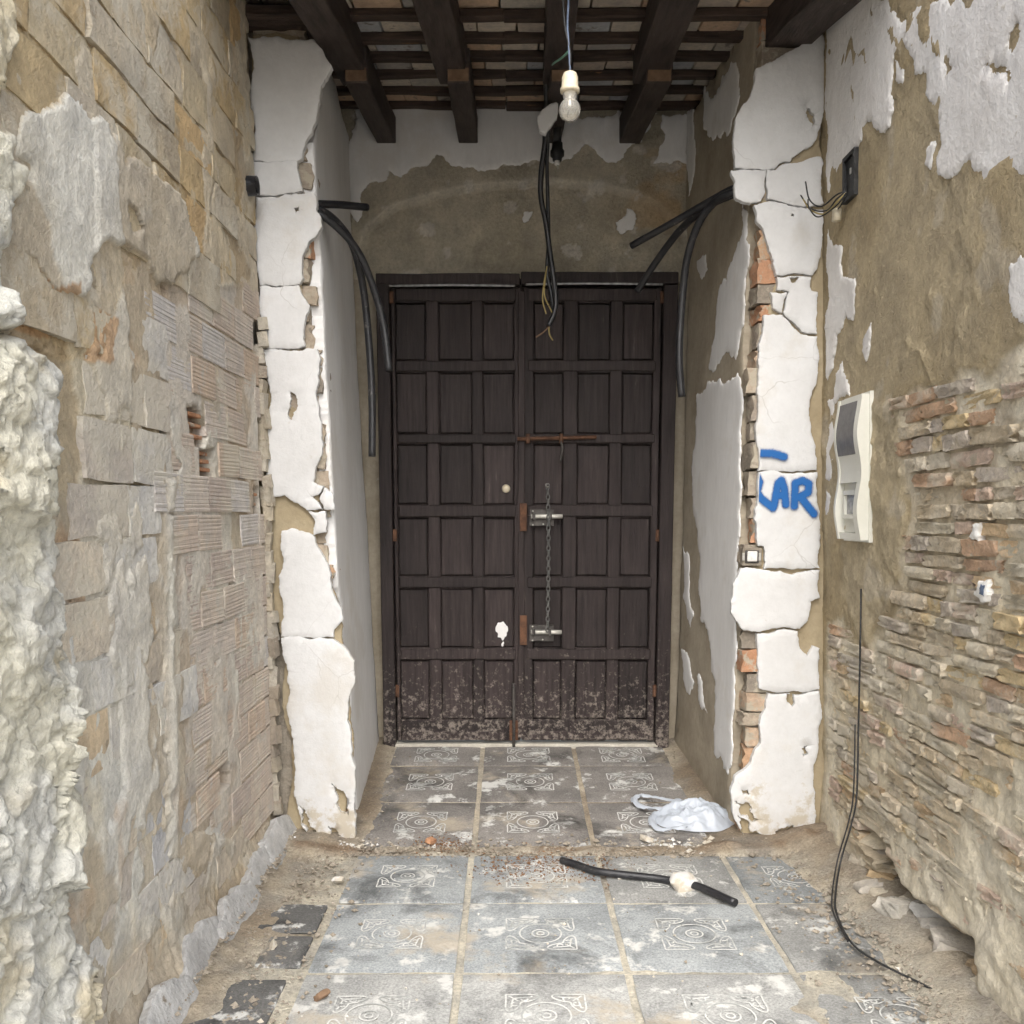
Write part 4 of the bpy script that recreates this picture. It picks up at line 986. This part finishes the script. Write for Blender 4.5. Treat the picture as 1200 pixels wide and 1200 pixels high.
def leaf(xa, xb, cols):
    lf = timber('door_leaf', xa + .004, xb - .004, yF + .038, yF + .062, z0 + .01, z1 - .01, bev=.002, amp=.001)
    xs = [xa] + [c for pr in cols for c in pr] + [xb]
    for i in range(0, len(xs), 2):                                  # stiles
        j = random.uniform(-.004, .004)
        timber('stile', xs[i] + .002, xs[i + 1] - .002, yF + (.006 if 0 < i < len(xs) - 2 else 0), yF + .036, z0 + random.uniform(0, .006), z1, lf)
    zr = [z0 + .0] + [q for r in reversed(rz) for q in r] + [z1]
    for i in range(0, len(zr), 2):                                  # rails between the stiles
        for k in range(len(cols)):
            timber('rail', cols[k][0] - .001, cols[k][1] + .001, yF + .003 + random.uniform(0, .003), yF + .036, zr[i] + .001, zr[i + 1] - .001, lf)
        timber('rail', xa + .03, xb - .03, yF - .008, yF + .0045, zr[i] + .008, zr[i + 1] - .006, lf)
    for (za, zb) in rz:
        for (ca, cb) in cols:
            timber('panel', ca + .003, cb - .003, yF + .016 + random.uniform(-.002, .003), yF + .040, za + .004, zb - .004, lf, bev=.004, amp=.002)
    return lf
cl = [(bx(468), bx(502)), (bx(517), bx(554)), (bx(567), bx(602))]
cr_ = [(bx(625), bx(658)), (bx(675), bx(711)), (bx(726), bx(760))]
xm = bx(611)
lfl = leaf(-.628, xm - .003, cl); lfr = leaf(xm + .003, .808, cr_)
timber('meeting_strip', xm - .02, xm + .016, yF - .016, yF - .0085, z0 + .02, z1 - .02, lfl)
timber('kick_board', -.60, xm - .09, yF - .018, yF - .0095, .135, .185, lfl)
timber('kick_board', xm + .04, .79, yF - .016, yF - .0095, .140, .19, lfr)
link('daylight_slab', box_vf(-.64, .83, 5.10, 5.4, .06, .118, .006), 'daylight_cream', door)  # pale slab standing in for the strip of daylight under the door
# thin pale grey rails under the header
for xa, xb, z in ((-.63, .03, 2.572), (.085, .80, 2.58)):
    tube('grey_rail', [(xa, 5.085, z), ((xa + xb) / 2, 5.084, z + .004), (xb, 5.085, z)], .006, 'display', door, seg=8, k=4)
# hardware
def plate(px0, py0, px1, py1, ya, yb, m, par, name, bev=.002):
    return link(name, box_vf(bx(px0, py1), bx(px1, py1), ya, yb, bz(py1), bz(py0), bev), m, par)
plate(609, 590, 617, 622, yF - .030, yF - .017, 'rust', lfl, 'lock_plate'); plate(609, 719, 617, 753, yF - .030, yF - .017, 'rust', lfl, 'lock_plate')
for yy in (605, 738):
    b_ = plate(620, yy - 8, 648, yy + 11, yF - .022, yF - .0095, 'iron', lfr, 'bolt_plate')
    z = bz(yy)
    link('bolt_rod', mesh('rod', *tube_vf([(bx(622), yF - .036, z), (bx(658), yF - .036, z)], .0125, 10, 4), True), 'steel', b_)
    for q in (625, 644): link('bolt_loop', box_vf(bx(q) - .008, bx(q) + .008, yF - .052, yF - .020, z - .02, z + .02, .003), 'iron', b_)
    for (qx, qy) in ((624, yy - 6), (624, yy + 10), (636, yy + 9)):
        V, F = lathe_vf([(0, -.006), (.004, -.005), (.005, 0)], (bx(qx), yF - .022, bz(qy)), 'Y', 8); link('screw', mesh('screw', V, F, True), 'steel', b_)
ub = link('slide_bolt', mesh('bolt', *tube_vf([(bx(606), yF - .028, bz(516)), (bx(696), yF - .028, bz(514))], .010, 8, 4), True), 'rust', lfr)
for q in (618, 656): link('bolt_loop', box_vf(bx(q) - .01, bx(q) + .01, yF - .044, yF - .012, bz(521), bz(510), .003), 'rust', ub)
link('bolt_handle', mesh('h', *tube_vf([(bx(655), yF - .036, bz(517)), (bx(657), yF - .05, bz(527)), (bx(655), yF - .05, bz(543))], .006, 8, 5), True), 'iron', ub)
fb = link('floor_bolt', mesh('fb', *tube_vf([(bx(602, 800), yF - .03, bz(797)), (bx(602, 870), yF - .03, .10)], .0085, 8, 4), True), 'iron', lfl)
plate(597, 840, 607, 863, yF - .026, yF - .0195, 'rust', lfl, 'bolt_plate')
V, F = lathe_vf([(0, -.016), (.014, -.015), (.022, -.008), (.023, .0), (.014, .012)], (bx(593), yF + .012, bz(573)), 'Y', 18)
link('door_knob', mesh('knob', V, F, True), 'ivory', lfl)
V, F = lathe_vf([(0.006, -.006), (.011, -.006), (.013, 0)], (bx(641), yF + .02, bz(569)), 'Y', 14); link('chain_eye', mesh('eye', V, F, True), 'steel', lfr)
slab('paint_splash', BW, None, 'greyplaster', lfl, n=5.2 - (yF + .0115), th=.003, grid=.01, amp=.0004, seed=61, jamp=.25, uvpoly=[(bx(581), bz(733)), (bx(584), bz(728)), (bx(590), bz(727)), (bx(595), bz(733)), (bx(594), bz(742)), (bx(590), bz(748)), (bx(589), bz(757)), (bx(588), bz(748)), (bx(583), bz(745))])
for q in (345, 620, 800):
    link('hinge', box_vf(-.645, -.612, yF - .012, yF + .012, bz(q + 14), bz(q), .003), 'rust', lfl)
    link('hinge', box_vf(.795, .826, yF - .012, yF + .012, bz(q + 14), bz(q), .003), 'rust', lfr)

# security chain
chain = thing('chain', 'steel chain hanging down the right door leaf between two bolts', 'chain', (bx(641), yF - .055, bz(738)))
def link_mesh():
    V, F = [], []; n, m, r = 16, 6, .0032
    for i in range(n):
        a = 2 * math.pi * i / n; c = np.array([.0085 * math.cos(a), 0, .0145 * math.sin(a) * 1.05]); t = np.array([math.cos(a), 0, math.sin(a)])
        for j in range(m):
            b = 2 * math.pi * j / m; V.append(c + r * (math.cos(b) * t + math.sin(b) * np.array([0, 1, 0])))
    for i in range(n):
        for j in range(m): F.append((i * m + j, i * m + (j + 1) % m, ((i + 1) % n) * m + (j + 1) % m, ((i + 1) % n) * m + j))
    return mesh('chain_link', V, F, True)
CL = link_mesh(); zc0, zc1 = bz(571), bz(734); nl = int((zc0 - zc1) / .0265)
for i in range(nl + 1):
    t = i / nl
    place('chain_link', CL, 'chain', chain, (bx(641) + .004 * math.sin(t * 3), yF - .005 - .052 * min(1, t * 5), zc0 + (zc1 - zc0) * t), (1.1, 1.1, 1.1), (0, 0, math.radians(20 + 90 * (i % 2))))

# ================================================================== CONDUITS AND CABLES
def A(px, py, Y): return atY(px, py, Y)
def conduit(pts, r, label, name='conduit', group=None, m='black', cat='conduit'):
    V, F = tube_vf([A(*p) for p in pts], r, 12, 10)
    o = link(name, mesh(name, V, F, [True] * (len(F) - 2) + [False] * 2), m); return tag(o, label, cat, group)
GL = 'conduits from the left pier'; GR = 'conduits from the right pier'
conduit([(352, 236, 3.99), (372, 239, 3.99), (400, 240, 4.08), (430, 243, 4.2)], .0155, 'short straight black conduit poking out of the left pier', group=GL)
conduit([(350, 243, 3.985), (374, 246, 3.99), (396, 262, 4.08), (414, 290, 4.16), (426, 340, 4.22), (433, 410, 4.25), (436, 470, 4.25), (436, 535, 4.24)], .0165, 'long black conduit arching out of the left pier, lower end frayed', group=GL)
conduit([(352, 246, 3.955), (376, 252, 3.96), (404, 275, 4.03), (424, 303, 4.1), (440, 345, 4.15), (450, 385, 4.17), (456, 435, 4.17)], .0155, 'shorter of two black conduits arching down from the left pier', group=GL)
conduit([(884, 214, 3.99), (858, 222, 3.985), (828, 238, 4.1), (790, 260, 4.25), (740, 288, 4.4)], .0155, 'black conduit end sloping out toward the blind arch', group=GR)
conduit([(884, 222, 4.0), (856, 229, 4.02), (825, 244, 4.2), (795, 272, 4.4), (768, 308, 4.55), (747, 341, 4.65)], .0165, 'black conduit bending down to the top corner of the door', group=GR)
conduit([(884, 226, 3.965), (858, 226, 3.97), (834, 240, 4.08), (816, 268, 4.18), (804, 310, 4.25), (798, 370, 4.28), (796, 420, 4.28), (799, 465, 4.28)], .0165, 'black conduit hanging straight down beside the right reveal', group=GR)
# black bundle hanging from the middle beam
cb = thing('cable_bundle', 'bundle of black cables with frayed wire ends hanging from the middle beam', 'cable', tuple(A(640, 150, 4.62)))
def cable(pts, r, m, name): return tube(name, [A(*p) for p in pts], r, m, cb, seg=10, k=8)
cable([(641, 40, 4.30), (640, 90, 4.42), (641, 130, 4.5), (639, 165, 4.58), (634, 205, 4.62), (634, 232, 4.64), (640, 262, 4.66), (645, 300, 4.66), (651, 345, 4.66), (650, 365, 4.66), (643, 382, 4.66)], .013, 'black', 'cable')
cable([(643, 150, 4.55), (641, 190, 4.63), (642, 235, 4.66), (643, 280, 4.68), (641, 318, 4.68), (645, 340, 4.68), (649, 362, 4.67)], .009, 'black', 'cable')
cable([(641, 312, 4.67), (637, 335, 4.65), (636, 352, 4.64), (640, 368, 4.64)], .0035, 'wirey', 'wire')
cable([(640, 318, 4.67), (638, 345, 4.64), (645, 362, 4.65), (648, 368, 4.66)], .0035, 'wirey', 'wire')
cable([(644, 382, 4.66), (636, 390, 4.64), (628, 395, 4.62)], .0035, 'endgrain', 'wire')
cable([(643, 382, 4.66), (644, 392, 4.65), (648, 399, 4.65)], .0035, 'wirey', 'wire')
# plaster lump on the cables
u, v = 641, 136; p = A(u, v, 4.42)
fr = Frame(p, (1, 0, 0), (0, 0, 1))
lump = slab('plaster_lump', fr, None, 'plaster', None, n=0, th=.03, grid=.015, amp=.004, seed=71, jamp=.1, uvpoly=[(-.035, -.06), (-.045, .0), (-.02, .03), (.04, .06), (.05, .055), (.045, -.005), (.02, -.04), (-.005, -.075)])
tag(lump, 'pale lump of plaster stuck to the cables under the middle beam', 'plaster lump')
# dark insulator fitting under the beam
ins = thing('insulator', 'old dark ceramic fitting with white core under the middle beam', 'insulator', tuple(A(653, 185, 4.9)))
p = A(653, 180, 4.9)
lathe('fitting_body', [(0, .05), (.026, .05), (.028, .02), (.035, .012), (.034, -.012), (.025, -.018), (.022, -.035), (0, -.035)], p, 'blackwire', ins)
lathe('fitting_core', [(0, -.03), (.013, -.034), (.014, -.05), (.009, -.056), (0, -.056)], p, 'white', ins)
tube('fitting_stem', [p + [0, 0, .045], p + [0, 0, .15]], .02, 'blackwire', ins, k=2)
tube('wire', [p + [.0, -.005, -.05], p + [.006, -.008, -.075]], .004, 'steel', ins, k=2)
# light bulb
YB = 3.25
lamp = thing('light_bulb', 'bare glass bulb in an ivory socket hanging from wires', 'light bulb', tuple(A(668, 143, YB)))
s_ = float(np.linalg.norm(A(668, 143, YB) - A(668, 84, YB))) / 59.0
c0 = A(668, 84, YB)
lathe('socket', [(0, 0), (5 * s_, -.5 * s_), (8 * s_, -2 * s_), (10 * s_, -7 * s_), (10.5 * s_, -19 * s_), (12 * s_, -20 * s_), (12 * s_, -24 * s_), (9 * s_, -25 * s_), (0, -25 * s_)], c0, 'ivory', lamp, seg=24)
prof = [(8.5 * s_, -24 * s_), (9 * s_, -28 * s_)] + [(13.6 * s_ * math.sin(a), (-45 + 13.8 * math.cos(a)) * s_) for a in np.linspace(.62, math.pi, 14)]
gl = lathe('bulb', prof, c0, 'glass', lamp, seg=28)
tube('filament_stem', [c0 + [0, 0, -26 * s_], c0 + [0, 0, -40 * s_]], 2.2 * s_, 'white', lamp, k=2, seg=8)
tube('wire', [A(668, 86, YB), A(667, 60, YB), A(665, 30, YB), A(666, 0, YB), A(664, -40, 3.24)], .0035, 'wireb', lamp)
tube('wire', [A(667, 86, YB), A(668, 62, YB), A(662, 30, YB), A(660, -5, YB), A(662, -40, 3.24)], .0035, 'blackwire', lamp)
tube('wire', [A(667, 60, YB), A(658, 68, 3.6), A(648, 75, 4.1), A(641, 84, 4.40)], .004, 'wireg', lamp)

# ================================================================== ELECTRICITY METER on the right wall
mt = thing('electricity_meter', 'cream plastic electricity meter box with smoky upper window on brown render', 'meter box', tuple(RW.px(1010, 640)))
uN, _ = RW.uv(1022, 560); uF_ = RW.uv(978, 560, .05)[0]
_, vB = RW.uv(1022, 633); _, vT = RW.uv(1022, 461)
W = uN - uF_; H = vT - vB
def mP(u, v, n): return RW.P(uF_ + u, vB + v, n)
def prof_n(t):                                                      # depth of the wavy cover, t = 0 foot .. 1 top
    return .046 + .008 * math.cos((t - .74) * 2 * math.pi / .53)
ts = np.linspace(0, 1, 40)
def strip(name, u0, u1, dn, t0, t1, m, par, back=.0, nfix=None):
    V, F = [], []; tt = np.linspace(t0, t1, 26)
    for t in tt:
        nn = prof_n(t) + dn if nfix is None else nfix
        V += [mP(u0, t * H, back), mP(u0, t * H, nn), mP(u1, t * H, nn), mP(u1, t * H, back)]
    for i in range(len(tt) - 1):
        for k in range(3): a = 4 * i + k; F.append((a, a + 1, a + 5, a + 4))
    F += [(0, 1, 2, 3)[::-1], tuple(4 * (len(tt) - 1) + k for k in range(4))]
    return link(name, mesh(name, V, F, [False] * len(F)), m, par)
strip('side_rail', W * .84, W, .0, 0, 1, 'cream', mt); strip('side_rail', 0, W * .08, .0, 0, 1, 'cream', mt)
strip('middle_cover', W * .081, W * .839, -.004, .405, .60, 'cream', mt); strip('top_cap', W * .081, W * .839, -.004, .965, 1, 'cream', mt); strip('foot_cap', W * .081, W * .839, -.004, 0, .05, 'cream', mt)
strip('smoky_window', W * .081, W * .839, -.002, .601, .964, 'smoke', mt)
strip('recess_back', W * .081, W * .839, 0, .051, .404, 'cream', mt, nfix=.018)
wf = link('window_frame', None, None, mt) if False else None
for (a, b, c, d) in ((.2, .8, .15, .18), (.2, .8, .32, .35), (.2, .27, .18, .32), (.73, .8, .18, .32)):
    strip('display_frame', W * a, W * b, 0, c, d, 'cream', mt, nfix=.036, back=.0185)
strip('display', W * .275, W * .725, 0, .183, .317, 'display', mt, nfix=.026, back=.0185)
link('back_plate', mesh('bp', [mP(a, b, n) for n in (-.01, .012) for a, b in ((-.006, -.008), (W + .008, -.008), (W + .008, H + .008), (-.006, H + .008))], [(0, 1, 2, 3), (7, 6, 5, 4), (0, 4, 5, 1), (1, 5, 6, 2), (2, 6, 7, 3), (3, 7, 4, 0)]), 'cream', mt)

# black wall box with loose wires
jb = thing('wall_box', 'narrow black recessed wall box with loose wires on the brown render', 'junction box', tuple(RW.px(998, 244)))
u0, v0 = RW.uv(992, 240); u1, v1 = RW.uv(1006, 172)
def rwbox(name, ua, ub, va, vb, na, nb, m, par):
    V = [RW.P(a, b, n) for n in (na, nb) for a, b in ((ua, va), (ub, va), (ub, vb), (ua, vb))]
    return link(name, mesh(name, V, [(3, 2, 1, 0), (4, 5, 6, 7), (0, 1, 5, 4), (1, 2, 6, 5), (2, 3, 7, 6), (3, 0, 4, 7)]), m, par)
rwbox('box_back', u0, u1, v0, v1, -.01, .004, 'blackwire', jb)
for (a, b, c, d) in ((u0, u0 + .012, v0, v1), (u1 - .012, u1, v0, v1), (u0 + .012, u1 - .012, v0, v0 + .014), (u0 + .012, u1 - .012, v1 - .014, v1)):
    rwbox('box_rim', a, b, c, d, .0042, .016, 'blackwire', jb)
rwbox('label_strip', u0 + .05, u0 + .062, v0 + .09, v1 - .05, .0045, .007, 'steel', jb)
um = (u0 + u1) / 2
for i, (m, dv) in enumerate((('blackwire', 0), ('wirey', -.012), ('blackwire', .015), ('blackwire', -.022))):
    tube('wire', [RW.P(um, v0 + .03, .02), RW.P(um - .02, v0 + .01 + dv, .05), RW.P(um - .10, v0 - .005 + dv, .06 + .01 * i), RW.P(um - .19 + .03 * i, v0 + .03 + dv, .09 + .012 * i), RW.P(um - .22 + .03 * i, v0 + .09 + dv * 2, .12)], .0028, m, jb, seg=6)
u, v = RW.uv(990, 252)
lathe('wire_connector', [(0, .022), (.017, .022), (.017, -.02), (.0, -.02)], RW.P(u, v, .03), 'ivory', jb, seg=14)
tube('wire', [RW.P(um, v0 + .02, .02), RW.P((um + u) / 2, v0 - .01, .03), RW.P(u, v + .02, .03)], .003, 'blackwire', jb, seg=6)

# small switch left in the broken pier edge
sw = thing('light_switch', 'small white switch insert left in the broken edge of the pier', 'switch', tuple(PF.px(881, 662)))
def pfbox(name, x0, y0, x1, y1, na, nb, m, par, bev=.002):
    (a, c), (b, d) = PF.uv(x0, y1, nb), PF.uv(x1, y0, nb)
    return link(name, box_vf(a, b, YP - nb, YP - na, c, d, bev), m, par)
pfbox('switch_box', 870, 642, 893, 663, -.03, .014, 'mortar', sw); pfbox('switch_plate', 873, 645, 890, 660, .0145, .019, 'iron', sw); pfbox('rocker', 876, 646, 888, 658, .0195, .027, 'white', sw, .003)
for x in (872, 891): pfbox('fixing_lug', x - 2, 648, x + 1, 657, .0145, .02, 'steel', sw, .001)

# thin cable dropping down the right wall and over the floor
u = [RW.px(1009, 690, .02), RW.px(1008, 760, .03), RW.px(1006, 850, .03), RW.px(1004, 930, .05)]
def G(px, py, z=.02):
    d = ray(px, py); t = (z - CAMH) / d[2]; return ORG + d * t
pts = u + [G(998, 965, .25), G(985, 1010, .10), G(979, 1050, .03), G(981, 1072, .022), G(998, 1105, .022), G(1030, 1128, .022), G(1080, 1153, .024), G(1138, 1184, .035)]
tc = thing('thin_cable', 'thin black cable running down the brick wall and trailing over the floor', 'cable', tuple(pts[-1]))
tube('cable', pts, .0036, 'blackwire', tc, seg=8, k=10)
tube('cable', [p + np.array([-.010, .006, .002]) for p in pts[2:9]], .003, 'blackwire', tc, seg=6, k=10)

# ================================================================== THINGS ON THE FLOOR
pts = [(658, 1008), (675, 1013), (700, 1021), (740, 1026), (775, 1030), (800, 1035), (822, 1040), (862, 1058)]
rod = thing('conduit_offcut', 'bent black conduit offcut lying on the tiles with a plaster lump on it', 'conduit', tuple(G(740, 1026)))
tube('conduit', [G(x, y, .022) for x, y in pts], .0145, 'black', rod, seg=12)
c = G(801, 1034, .024)
me = rough_mesh(77, 3, .6, .16, 1.5); place('plaster_clod', me, 'plaster', rod, tuple(c), (.085, .07, .055), (.2, .1, .4))

# carrier bag
bag = thing('plastic_bag', 'crumpled white plastic carrier bag by the foot of the right pier', 'plastic bag', tuple(IFL.px(810, 972)))
pb0 = IFL.px(815, 962, .01)
def bag_body():
    V, F = [], []; nu, nv = 110, 44
    for j in range(nv + 1):
        t = j / nv                                                  # 0 = rim on the floor, 1 = crest
        for i in range(nu):
            a = 2 * math.pi * i / nu
            R = 1 - t
            ex = .185 * (1 + .16 * float(vn(math.cos(a) * 1.6, math.sin(a) * 1.6, 0, 8))); ey = .125 * (1 + .14 * float(vn(math.cos(a) * 1.6, math.sin(a) * 1.6, 4, 9)))
            x = ex * math.cos(a) * R; y = ey * math.sin(a) * R
            h = .085 * (1 - R ** 2.6) * (1 + .25 * x / .18)
            w = float(ridged(x * 9 + 3 * y, y * 16, 0, 3, 12)) - .6
            w2 = float(vn(x * 22, y * 30, 0, 14))
            env = min(1, t * 5)
            w3 = float(ridged(x * 24 + 9 * y, y * 34 - 6 * x, 2, 2, 18)) - .7
            h = h * .92 + env * (.050 * w + .006 * w2 + .016 * w3)
            V.append(np.array([pb0[0] + x, pb0[1] + y, floor_z(pb0[1] + y) + .012 + max(h, .001)]))
    for j in range(nv):
        for i in range(nu): F.append((j * nu + i, j * nu + (i + 1) % nu, (j + 1) * nu + (i + 1) % nu, (j + 1) * nu + i))
    return mesh('bag_body', V, F, True)
link('bag_body', bag_body(), 'bag', bag)
def ribbon(name, pix, w, h):
    C = catmull([IFL.px(x, y, z) for x, y, z in pix], 7); V, F = [], []
    for i, c in enumerate(C):
        T = C[min(i + 1, len(C) - 1)] - C[max(i - 1, 0)]; T /= np.linalg.norm(T)
        S = np.cross(T, [0, .35, 1]); S /= np.linalg.norm(S)
        for k in range(5):
            s = (k - 2) / 2; V.append(c + S * w * s + np.array([0, 0, h * (1 - s * s) + .006 * float(vn(i * .7, k * 1.3, 0, 3))]))
    for i in range(len(C) - 1):
        for k in range(4): F.append((i * 5 + k, i * 5 + k + 1, i * 5 + 6 + k, i * 5 + 5 + k))
    link(name, mesh(name, V, F, True), 'bag', bag)
ribbon('handle', [(800, 940, .05), (775, 937, .03), (752, 933, .022), (743, 937, .022), (752, 946, .022), (772, 949, .03), (798, 948, .05)], .016, .012)
ribbon('handle', [(805, 955, .05), (785, 952, .03), (768, 954, .022), (764, 963, .02), (774, 973, .02), (792, 972, .03), (810, 968, .045)], .016, .012)

# loose stones at the foot of the brick wall
RS = [rough_mesh(330 + s, 3, .28, .15, 2.0) for s in range(7)]
SLAB = ['largest pale block of rubble wedged where brick wall meets white pier', 'thin flat slab of stone lying against the corner of the white pier', 'squarish grey brown stone in the hollow below the brick wall', 'ochre coloured stone lying beside the squarish stone in the hollow', 'small pale stone lying between cable and wall hollow', 'dark stone lodged deep under the overhanging bricks',
        'long whitish stone lying on the dirt beside the hollow', 'medium tan stone tucked behind the long whitish stone', 'bluish grey stone on top of the pile under the wall edge', 'whitish middle stone of the pile under the wall edge', 'bottom stone of the pile, half sunk in dirt under the wall edge', 'smallest round pebble beside the ochre stone']
stones = [(1010, 972, .17, .11, .09, (.50, .46, .38)), (988, 968, .14, .05, .04, (.55, .51, .43)), (1022, 1012, .12, .13, .08, (.46, .41, .33)), (1035, 1028, .10, .09, .06, (.48, .36, .22)), (1018, 1042, .09, .07, .05, (.50, .46, .40)),
          (1042, 1008, .10, .07, .06, (.40, .36, .31)), (1058, 1065, .16, .10, .06, (.52, .49, .43)), (1075, 1062, .11, .08, .06, (.46, .42, .35)), (1120, 1066, .14, .09, .06, (.44, .43, .41)), (1122, 1088, .15, .09, .06, (.53, .50, .45)), (1126, 1112, .16, .10, .06, (.50, .46, .40)), (1028, 1048, .06, .05, .04, (.5, .45, .36))]
rng = random.Random(5)
for i, (px, py, a, b, c_, col) in enumerate(stones):
    zz = .03 + (.06 if i in (0, 5) else 0) + (.04 if i in (8,) else 0)
    p = G(px, py, zz + c_ * .4)
    p[0] = min(p[0], 1.42)
    o = place('loose_stone', RS[i % 7], 'rubblestone', None, tuple(p), (a, b, c_), (rng.uniform(-.2, .2), rng.uniform(-.2, .2), rng.uniform(-.8, .8)), col)
    tag(o, SLAB[i], 'stone', 'rubble stones along the brick wall')
# crumbs: brick and plaster fragments one can tell apart
FR = [(248, 1052, .035, 'terracotta', 'orange brick fragment behind the broken skirting', 'brick fragment'), (505, 985, .04, 'terracotta', 'orange brick fragment on the dirt ridge across the floor', 'brick fragment'), (758, 983, .05, 'plaster', 'white plaster fragment in front of the plastic bag', 'plaster fragment'),
      (397, 1031, .04, 'plaster', 'white plaster flake beside the left pier foot', 'plaster fragment'), (377, 1166, .04, 'endgrain', 'dry orange leaf fragment on the near paving tile', 'leaf'), (320, 1108, .03, 'plaster', 'pinkish plaster crumb on a dark tile piece by the skirting', 'plaster fragment')]
for i, (px, py, s, m, lab, cat) in enumerate(FR):
    p = (IFL.px(px, py, .015) if py < 990 else G(px, py, .018))
    o = place('fragment', RS[i % 7].copy(), m, None, tuple(p), (s, s * .8, s * .45), (.2 * i, .1, i), None); o.data.materials.clear(); o.data.materials.append(M[m]); tag(o, lab, cat)
# gravel and crumbs that nobody could count
rs = np.random.RandomState(12); V, F = [], []
def crumb(x, y, s):
    zc = floor_z(y) + .004 + s * .25
    if x > 1.1: zc += .04 * min(1, (x - 1.1) / .25)
    if x < -.9: zc += .035
    b0 = len(V); q = rs.normal(size=(6, 3)) * .18
    for k, d in enumerate([(1, 0, 0), (-1, 0, 0), (0, 1, 0), (0, -1, 0), (0, 0, .7), (0, 0, -.7)]): V.append(np.array([x, y, zc]) + (np.array(d) + q[k]) * s)
    for f in ((0, 2, 4), (2, 1, 4), (1, 3, 4), (3, 0, 4), (2, 0, 5), (1, 2, 5), (3, 1, 5), (0, 3, 5)): F.append(tuple(b0 + a for a in f))
for _ in range(1800): crumb(-.93 + abs(rs.normal()) * .15, rs.uniform(1.7, 3.85), abs(rs.normal()) * .0045 + .002)
for _ in range(1500): crumb(1.30 - abs(rs.normal()) * .14, rs.uniform(1.9, 3.85), abs(rs.normal()) * .005 + .002)
for _ in range(1000): crumb(rs.uniform(-.7, .98), 3.76 + rs.normal() * .05, abs(rs.normal()) * .004 + .002)
for _ in range(260): crumb(rs.choice([-.64, .90]) + rs.normal() * .06, rs.uniform(3.9, 5.1), abs(rs.normal()) * .003 + .0015)
for _ in range(500): crumb(rs.uniform(-.8, 1.1), rs.uniform(1.8, 4.9), abs(rs.normal()) * .0018 + .001)
gv_ = link('gravel', mesh('gravel', V, F), 'mortar'); gv_['kind'] = 'stuff'; gv_['label'] = 'crumbs of mortar and grit scattered over the floor'; gv_['category'] = 'gravel'
V, F = [], []
for _ in range(220): crumb(rs.uniform(-.9, 1.2) if _ % 2 else rs.choice([-.85, 1.2]) + rs.normal() * .08, rs.uniform(1.8, 3.9), abs(rs.normal()) * .003 + .002)
for _ in range(160): crumb(.98 + rs.normal() * .12, 3.80 + rs.normal() * .04, abs(rs.normal()) * .005 + .002)
for _ in range(420): crumb(.98 + rs.normal() * .2 if _ % 3 else rs.choice([-.72, -.8]) + rs.normal() * .12, 3.80 + rs.normal() * .03, abs(rs.normal()) * .005 + .002)
gw = link('plaster_crumbs', mesh('plaster_crumbs', V, F), 'plaster'); gw['kind'] = 'stuff'; gw['label'] = 'small white plaster crumbs scattered over tiles and dirt'; gw['category'] = 'crumbs'

V, F = [], []
for _ in range(1500):                                               # rusty brown wood dust swept across the tile joint
    q = G(rs.normal(635, 42) if _ % 4 else rs.normal(520, 18), rs.normal(1016, 9) if _ % 4 else rs.normal(992, 5), .004)
    crumb(q[0], q[1], abs(rs.normal()) * .0022 + .0012)
wd = link('wood_dust', mesh('wood_dust', V, F), 'dust'); wd['kind'] = 'stuff'; wd['label'] = 'rusty brown crumbs spread over the tiles beside the conduit offcut'; wd['category'] = 'dust'
